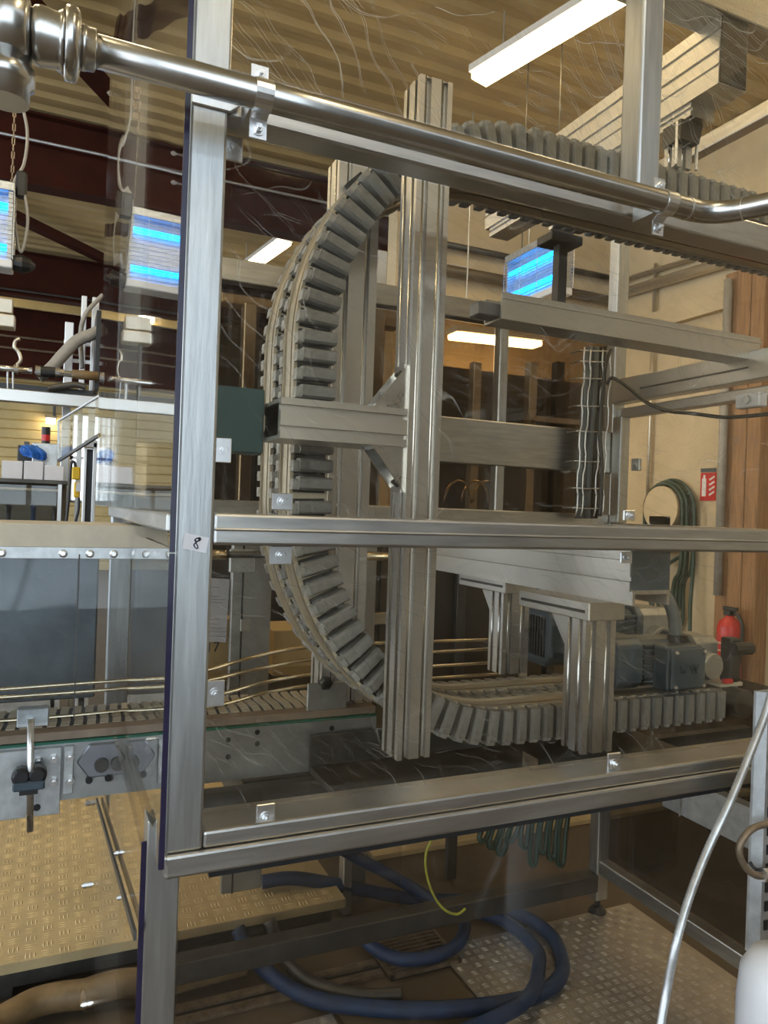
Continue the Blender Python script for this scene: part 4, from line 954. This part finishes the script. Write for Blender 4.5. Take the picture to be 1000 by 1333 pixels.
# ================================================================== behind the cell
# paired square posts and cabinets of the next machine
YN = 2.62
nm = thing('rear_machine', 'olive brown cabinet machine behind the cell with twin aluminium posts', 'machine', (1.2, 3.0, 0))
MB().box(at(483, 330, YN).x, at(505, 330, YN).x, YN, YN + .07, .0, at(495, 325, YN).z).build('post', 'alu', nm, .004)
MB().box(at(473, 400, YN - .08).x, at(485, 400, YN - .08).x, YN - .08, YN - .03, .0, at(478, 403, YN - .08).z).build('post', 'alu', nm, .004)
xa, xb2 = at(285, 600, YN).x, at(800, 600, YN + .3).x
MB().box(xa, at(455, 700, YN).x, YN + .1, YN + .6, .5, at(300, 376, YN).z - .10).build('cabinet_body', 'cabinet_dk', nm, .006)
MB().box(xa, at(530, 383, YN).x, YN + .05, YN + .12, at(300, 390, YN).z, at(300, 376, YN).z).build('cross_rail', 'rail', nm, .004)
MB().box(at(318, 500, YN).x, at(334, 500, YN).x, YN + .03, YN + .09, .125, at(325, 391, YN).z).build('post', 'alu', nm, .004)
MB().box(at(505, 400, YN).x, at(560, 400, YN).x, YN + .1, YN + .14, at(520, 415, YN).z, at(520, 383, YN).z).build('cross_rail', 'rail', nm, .004)
MB().box(at(455, 700, YN).x, at(565, 700, YN).x, YN + .08, YN + .6, .5, at(500, 660, YN).z).build('cabinet_body', 'cabinet', nm, .006)
for px in (470, 507):
    MB().box(at(px, 700, YN).x, at(px + 1, 700, YN).x, YN + .074, YN + .08, .5, at(500, 665, YN).z).build('door_gap', 'black', nm)
MB().box(at(465, 805, YN).x, at(545, 805, YN).x, YN + .03, YN + .08, at(500, 815, YN).z, at(500, 799, YN).z).build('door_handle', 'rail', nm, .004)
p = at(467, 768, YN); sw = MB().box(p.x - .03, p.x + .03, YN + .04, YN + .08, p.z - .05, p.z + .05).build('switch_box', 'cabinet_dk', nm, .003)
MB().cyl((p.x, YN + .04, p.z + .005), (p.x, YN + .025, p.z + .005), .014, 14).build('green_button', 'green', sw)
MB().box(at(565, 735, YN).x, at(690, 735, YN).x, YN + .05, YN + .6, .5, at(600, 690, YN).z).build('dark_bay', 'cabinet_dk', nm, .006)
MB().box(at(600, 735, YN).x, at(612, 735, YN).x, YN + .02, YN + .05, .0, at(600, 700, YN).z).build('post', 'dark', nm, .003)
MB().box(at(560, 600, 3.2).x, at(790, 600, 3.2).x, 3.2, 3.3, .2, at(650, 485, 3.2).z).build('back_board', 'cabinet', nm, .004)
for px in (617, 690, 725):
    MB().box(at(px, 500, 3.1).x, at(px + 10, 500, 3.1).x, 3.1, 3.15, .2, at(px, 470, 3.1).z).build('post', 'alu' if px != 725 else 'dark', nm, .003)
MB().box(at(690, 545, 3.05).x, at(760, 545, 3.05).x, 3.05, 3.08, at(700, 548, 3.05).z, at(700, 541, 3.05).z).build('light_bar', 'paper', nm)
for i, px in enumerate((597, 622, 640)):
    c = at(px, 640, 2.9); pts = []
    for k in range(13):
        a = R(180 - 15 * k); pts.append((c.x + math.cos(a) * .07, 2.9 + .02 * i, c.z - .05 + math.sin(a) * .10))
    MB().tube(pts, .006, 6).build('hose_bow', 'gold', nm, smooth=True)
# paper notice and cardboard behind
nt_ = thing('paper_notice', 'white printed notice taped above a cardboard box', 'notice', at(283, 800, 2.25))
Yp = 2.30
pa = [at(268, 752, Yp), at(299, 754, Yp), at(294, 836, Yp), at(266, 835, Yp)]
mb = MB(); va = [mb.bm.verts.new(p) for p in pa]; vb = [mb.bm.verts.new(p - Vector((0, .0015, 0))) for p in pa]
mb.bm.faces.new(va); mb.bm.faces.new(vb[::-1])
for i in range(4): mb.bm.faces.new((va[i], va[(i + 1) % 4], vb[(i + 1) % 4], vb[i]))
mb.build('sheet_of_paper', 'paper', nt_)
pl = MB()
for y in (764, 776, 780, 784, 806, 812, 817, 822, 828):
    a = at(272, y, Yp - .0022); b = at(294 - (y % 3) * 4, y + .5, Yp - .0022); pl.bar(a, b, .0004, .0022, ZUP)
pl.build('print_lines', 'greyink', nt_)
cb2 = thing('cardboard_box', 'cardboard box marked 17 under the white notice', 'box', (at(282, 880, 2.4).x, 2.4, 1.0))
MB().box(at(250, 870, Yp + .02).x, at(303, 870, Yp + .02).x, Yp + .02, Yp + .25, .95, at(282, 806, Yp + .02).z).build('carton', 'card', cb2, .003)
text_mesh('17', .045, .0006, 'marked_number', 'ink', Matrix.Translation(at(277, 843, Yp + .019)) @ FACE_CAM, cb2)
tag(MB().box(at(355, 870, 2.35).x, at(420, 870, 2.35).x, 2.35, 2.55, .95, at(380, 820, 2.35).z).build('cardboard_sheet', 'card', None, .003), 'tan cardboard carton behind the guide rods and curved tracks', 'box')
gp = thing('grey_door_panel', 'grey steel door panel beside the white notice', 'panel', (at(335, 800, 2.28).x, 2.28, .3))
MB().box(at(300, 800, 2.28).x, at(352, 800, 2.28).x, 2.275, 2.30, .3, 1.46).build('door_leaf', 'sheetsteel', gp, .003)
MB().box(at(314, 800, 2.27).x, at(316, 800, 2.27).x, 2.270, 2.275, .3, 1.46).build('leaf_gap', 'black', gp)
p = at(319, 814, 2.27); MB().box(p.x - .014, p.x + .014, 2.266, 2.275, p.z - .018, p.z + .018).build('latch', 'bright', gp, .001)
tag(MB().box(at(299, 730, 2.15).x, at(331, 730, 2.15).x, 2.14, 2.16, at(310, 745, 2.15).z, at(310, 715, 2.15).z).build('cover_plate', 'galv', None, .002), 'small folded steel plate hanging under the rear beam', 'plate')
sh = thing('cross_shaft', 'round steel shaft across the cell under the middle beam', 'shaft', (.9, 2.1, 1.37))
MB().cyl(at(255, 721, 2.1), at(294, 722, 2.1), .014, 14).build('shaft_rod', 'gold', sh, smooth=True)
MB().cyl(at(440, 722, 2.1), at(590, 728, 2.1), .014, 14).build('shaft_rod', 'gold', sh, smooth=True)
MB().cyl(at(294, 722, 2.1), at(440, 722, 2.1), .010, 14).build('shaft_core', 'dark', sh, smooth=True)
MB().box(at(455, 715, 2.1).x, at(470, 715, 2.1).x, 2.08, 2.12, at(460, 719, 2.1).z, at(460, 713, 2.1).z).build('yellow_cap', 'yellow', sh, .003)
MB().cyl(at(580, 727, 2.1), at(584, 727, 2.1), .024, 16).build('shaft_collar', 'dark', sh)

# ------------------------------------------------------------------ wire cable tray with cables
ct = thing('cable_tray', 'upright wire mesh cable tray on the rear corner post', 'cable tray', (1.83, 2.12, 1.5))
YT = 2.12
def tx(px, py): return at(px, py, YT)
for a, b in (((762, 452), (750, 672)), ((770, 455), (757, 672)), ((786, 455), (774, 672)), ((796, 455), (784, 672))):
    pa, pb = tx(*a), tx(*b)
    pts = [pa.lerp(pb, k / 24) + Vector((.003 * (1 if (k // 3) % 2 else -1), 0, 0)) for k in range(25)]
    MB().tube(pts, .0028, 6).build('long_wire', 'bright', ct, smooth=True)
for y in (456, 470, 492, 528, 561, 600, 635, 661):
    dx = (y - 455) * .055
    MB().tube([tx(757 - dx, y), tx(775 - dx, y + 1), tx(794 - dx, y + 1)], .0026, 6).build('rung_wire', 'bright', ct, smooth=True)
    MB().tube([tx(757 - dx, y), tx(757 - dx, y) + Vector((0, .055, 0))], .0026, 6).build('rung_wire', 'bright', ct)
for i, (px, r, mt) in enumerate(((766, .016, 'plasticgrey'), (775, .015, 'plasticgrey'), (783, .008, 'black'), (788, .007, 'black'))):
    a, b = at(px, 452, YT + .022), at(px - 12, 675, YT + .022)
    tag(MB().tube([a, a.lerp(b, .3) + Vector((.004, 0, 0)), a.lerp(b, .7) - Vector((.004, 0, 0)), b], r, 10).build('cable', mt, None, smooth=True),
        ['thick grey conduit nearest the open side of the wire tray', 'grey conduit in the middle of the wire tray', 'black cable beside the grey conduits in the wire tray', 'thin black cable along the corner post side of the wire tray'][i], 'cable', 'cables in the wire tray')
hose('black_cable', [at(790, 500, 2.10), at(796, 492, 2.08), at(806, 496, 2.05), at(820, 506, 2.0), at(842, 524, 1.92), at(870, 535, 1.85), at(900, 538, 1.75), at(940, 543, 1.68), at(970, 542, 1.62), at(1010, 538, 1.55)], .006, 'black', 'loose black cable from the wire tray to the push button box', 'cable')
hose('black_cable', [at(796, 455, 2.11), at(790, 470, 2.10), at(786, 500, 2.10), at(781, 560, 2.10), at(784, 610, 2.10), at(781, 672, 2.10)], .007, 'black', 'bowed black cable hanging outside the wire tray', 'cable')
bb = thing('push_button_box', 'light grey box with a round button on the side beam', 'control', ax(985, 522, 1.898))
p = ax(985, 522, 1.90); MB().box(1.862, 1.899, p.y - .04, p.y + .045, p.z - .022, p.z + .022).build('housing', 'white', bb, .004)
MB().cyl((1.862, p.y, p.z), (1.852, p.y, p.z), .013, 16).build('button', 'galv', bb)
lt = thing('small_latch', 'small square latch on the mullion beside the hose hanger', 'latch', ax(921, 545, 1.93))
p = ax(831, 605, 1.905); MB().box(1.890, 1.904, p.y - .02, p.y + .02, p.z - .022, p.z + .022).build('latch_plate', 'galv', lt, .002)
MB().cyl((1.89, p.y, p.z), (1.88, p.y, p.z), .006, 10).build('bolt', 'bright', lt)

# hank of dark leads hanging in the base
hk = thing('lead_hank', 'hank of dark green leads hanging under the conveyor', 'cable', at(700, 1060, 2.1))
for i in range(9):
    x0 = 632 + i * 12; ln = 28 + (i % 3) * 8 + (14 if i > 4 else 0)
    pts = [at(x0 + 6, 1052, 2.12), at(x0, 1062 + ln * .3, 2.11), at(x0 - 2 - (6 if i < 4 else 0), 1062 + ln, 2.10), at(x0 + 5 - (6 if i < 4 else 0), 1066 + ln, 2.10), at(x0 + 8, 1060 + ln * .5, 2.11), at(x0 + 13, 1052, 2.12)]
    MB().tube(smoothpts(pts, 5), .009, 8).build('lead_loop', 'greenhose', hk, smooth=True)
MB().box(at(625, 1050, 2.12).x, at(750, 1050, 2.12).x, 2.11, 2.14, at(690, 1052, 2.12).z, at(690, 1044, 2.12).z).build('hanging_bar', 'dark', hk)
# dark drip tray and crossbar under the lower run
dt = thing('drip_tray', 'dark steel drip tray under the lower gripper run', 'tray', (1.1, 1.5, .8))
MB().box(.55, 1.50, 1.28, 1.60, .90, .915).build('tray_floor', 'dark', dt)
MB().box(.55, 1.50, 1.60, 1.608, .90, .985).build('tray_back', 'dark', dt)
for y in (1.30, 1.55): MB().box(.19, 1.91, y, y + .03, .87, .90).build('cross_bar', 'dark', dt)
MB().prism([(0, 0), (.05, 0), (.05, .06), (.045, .06), (.045, .005), (0, .005)], (.93, 1.33, .915), (1, 0, 0), (0, 0, 1), (0, .05, 0)).build('angle_bracket', 'rust', dt)
hose('black_tube', [at(360, 1048, 1.66), at(385, 1030, 1.66), at(410, 1012, 1.66), at(425, 1004, 1.66)], .010, 'black', 'short black tube slanting under the slat chain conveyor')
# light steel side channel low on the right
sc_ = thing('steel_side_channel', 'pale steel channel low on the side of the cell', 'beam', (1.9, 1.7, .6))
MB().prism([(0, 0), (.006, 0), (.006, .114), (.04, .114), (.04, .12), (0, .12)], (1.90, 1.40, .545), (1, 0, 0), (0, 0, 1), (0, .48, 0)).build('channel', 'galv', sc_)
MB().cyl((1.895, 1.80, .54), (1.895, 1.80, .70), .003, 6).build('hanging_rod', 'bright', sc_)

# ------------------------------------------------------------------ right wall things
fe = thing('fire_extinguisher', 'red fire extinguisher hanging on the timber column', 'fire extinguisher', (5.02, 4.33, .22))
fx, fy = 5.03, 4.33
MB().lathe((fx, fy, .22), (0, 0, 1), [(0, .085), (.01, .095), (.44, .095), (.49, .08), (.525, .035), (.55, .032)], 24).build('cylinder', 'redpaint', fe, smooth=True)
MB().box(fx - .04, fx + .04, fy - .035, fy + .035, .76, .80).build('valve_head', 'black', fe, .006)
MB().box(fx - .02, fx + .02, fy - .07, fy + .06, .80, .83).build('lever', 'black', fe, .004)
MB().tube(smoothpts([(fx, fy - .03, .78), (fx - .02, fy - .10, .77), (fx - .02, fy - .14, .68), (fx - .02, fy - .13, .50), (fx - .01, fy - .11, .38)]), .014, 8).build('discharge_hose', 'black', fe, smooth=True)
lb = MB()
for z in (.36, .42, .48, .54): lb.bar((fx - .094, fy + .06, z), (fx - .094, fy - .03, z), .004, .014)
lb.build('label_lines', 'cream', fe)
MB().box(5.115, 5.14, fy - .03, fy + .03, .4, .72).build('wall_hook', 'dark', fe)
sg = thing('extinguisher_sign', 'red fire extinguisher sign on the cream wall', 'sign', (5.29, 4.83, 1.72))
MB().box(5.292, 5.299, 4.75, 4.92, 1.70, 1.95).build('sign_board', 'redpaint', sg)
MB().box(5.290, 5.292, 4.75, 4.92, 1.955, 1.99).build('blue_strip', 'motor', sg)
pg = MB(); pg.box(5.289, 5.292, 4.855, 4.90, 1.74, 1.90); pg.box(5.289, 5.292, 4.867, 4.887, 1.90, 1.93); pg.build('bottle_symbol', 'white', sg)
fl = MB()
for k in range(4): fl.bar((5.2905, 4.82, 1.75 + k * .045), (5.2905, 4.765, 1.78 + k * .045), .003, .016)
fl.build('flame_symbol', 'white', sg)
hh = thing('hose_hanger', 'round cream hose hanger with dark green hose on the wall', 'hose reel', (5.2, 5.2, 1.5))
MB().cyl((5.12, 5.22, 1.62), (5.14, 5.22, 1.62), .21, 32).build('front_disc', 'wall', hh)
MB().cyl((5.14, 5.22, 1.62), (5.28, 5.22, 1.62), .15, 24).build('hub', 'cream', hh)
MB().box(5.12, 5.14, 5.09, 5.35, 1.2, 1.55).build('lower_plate', 'wall', hh)
for i, (w, zl, o) in enumerate(((.23, .50, 0), (.25, .42, .03), (.24, .60, .06), (.27, .50, .09), (.22, 1.1, .05))):
    pts = []
    for k in range(9):
        a = R(180 * k / 8); pts.append((5.16 + o, 5.22 - math.cos(a) * w, 1.62 + math.sin(a) * w))
    pts = [(5.16 + o, 5.22 - w - .0, 1.1)] + pts + [(5.16 + o, 5.22 + w, 1.1)]
    lowz = zl
    pts = [(5.16 + o, 5.20, lowz), (5.16 + o, 5.10 - .02 * i, lowz + .08), (5.16 + o, 5.06 - .01 * i, .95)] + pts + ([(5.16 + o, 5.40, .95), (5.16 + o, 5.30, lowz + .10)] if i < 4 else [(5.16 + o, 5.44, 1.0)])
    MB().tube(smoothpts(pts, 5), .018, 8).build('hose_loop', 'greenhose', hh, smooth=True)
hose('hanging_hose', [(5.2, 4.97, 1.75), (5.2, 4.93, 1.74), (5.2, 4.89, 1.6), (5.2, 4.885, 1.1), (5.18, 4.88, .8), (5.16, 4.86, .5), (5.1, 4.83, .3)], .017, 'greenhose', '', parent=hh)
wb = thing('wall_bench', 'low brown workbench against the cream wall', 'bench', (4.9, 5.0, 0))
MB().box(4.5, 5.05, 4.4, 5.9, .36, .42).build('bench_top', 'cabinet', wb, .004)
for y in (4.45, 5.8):
    for x in (4.55, 4.98): MB().box(x, x + .05, y, y + .05, 0, .36).build('leg', 'dark', wb)

# ================================================================== right foreground
fcx = [at(1010, 880, .86), at(998, 925, .86), at(975, 985, .85), at(948, 1050, .84), at(920, 1110, .84), at(897, 1170, .83), at(880, 1230, .82), at(868, 1290, .82), at(858, 1350, .81), at(850, 1420, .80)]
sp = smoothpts(fcx, 26); k_ = thing('flexible_conduit', 'grey spiral wound flexible conduit hanging in front of the panel', 'conduit', fcx[-1])
MB().tube(sp, .0068, 12, lambda i: 1.0 if i % 2 else .88).build('spiral_sleeve', 'conduit', k_, smooth=True)
pt = thing('perforated_tray', 'perforated galvanised cable tray standing at the panel edge', 'cable tray', at(990, 1200, .90))
YQ = .90
x0 = at(978, 1100, YQ).x; zt_, zb_ = at(985, 900, YQ).z, at(985, 1235, YQ).z
mb = MB(); mb.prism([(0, 0), (.012, -.014), (.014, -.012), (.003, .002), (.12, .002), (.12, .005), (0, .005)], (x0, YQ, zb_), (1, 0, 0), (0, 1, 0), (0, 0, zt_ - zb_)); mb.build('tray_side', 'galv', pt)
hl = 0
z = zb_ + .02
while z < zt_ - .02:
    for xo, w in ((.018, .008), (.040, .008), (.062, .008)):
        zz = z + (.008 if xo > .03 else 0)
        MB().box(x0 + xo, x0 + xo + w, YQ - .0005, YQ + .003, zz, zz + .017).build('slot_hole', 'black', pt)
    z += .033
rg = thing('rusty_hook', 'rusty bent steel hook held to the perforated tray', 'hook', at(985, 1110, .86))
pts = [at(1012, 1072, .87), at(996, 1073, .87), at(978, 1080, .87), at(965, 1096, .87), at(963, 1112, .87), at(970, 1128, .87), at(983, 1139, .87), at(998, 1140, .87), at(1012, 1138, .87)]
MB().tube(smoothpts(pts, 6), .0058, 10).build('bent_rod', 'rust', rg, smooth=True)
MB().cyl(at(992, 1139, .87), at(1004, 1139, .87), .011, 8).build('hex_nut', 'bright', rg)
MB().tube(smoothpts([at(976, 1122, .885), at(985, 1132, .875), at(1000, 1130, .88), at(1012, 1126, .89)], 5), .003, 6).build('cable_tie', 'black', rg)
cn = thing('white_canister', 'white plastic canister standing at the front corner', 'canister', at(1030, 1340, .70))
c = at(1036, 1300, .72); zt2 = at(1000, 1259, .72).z
MB().lathe((c.x, .74, zt2 - .34), (0, 0, 1), [(0, .055), (.02, .062), (.26, .062), (.305, .058), (.33, .044), (.34, .022), (.341, .020)], 28).build('bottle_body', 'white', cn, smooth=True)
MB().cyl((c.x, .74, zt2), (c.x, .74, zt2 + .02), .02, 18).build('cap', 'white', cn)
tb_ = thing('side_shelf', 'small steel shelf carrying the white canister', 'shelf', (c.x, .74, 0))
MB().box(c.x - .10, c.x + .15, .64, .86, zt2 - .36, zt2 - .34).build('shelf_board', 'sheetsteel', tb_, .002)
for dx in (-.08, .13):
    for y in (.66, .84): MB().box(c.x + dx - .01, c.x + dx + .01, y - .01, y + .01, 0, zt2 - .36).build('leg', 'dark', tb_)
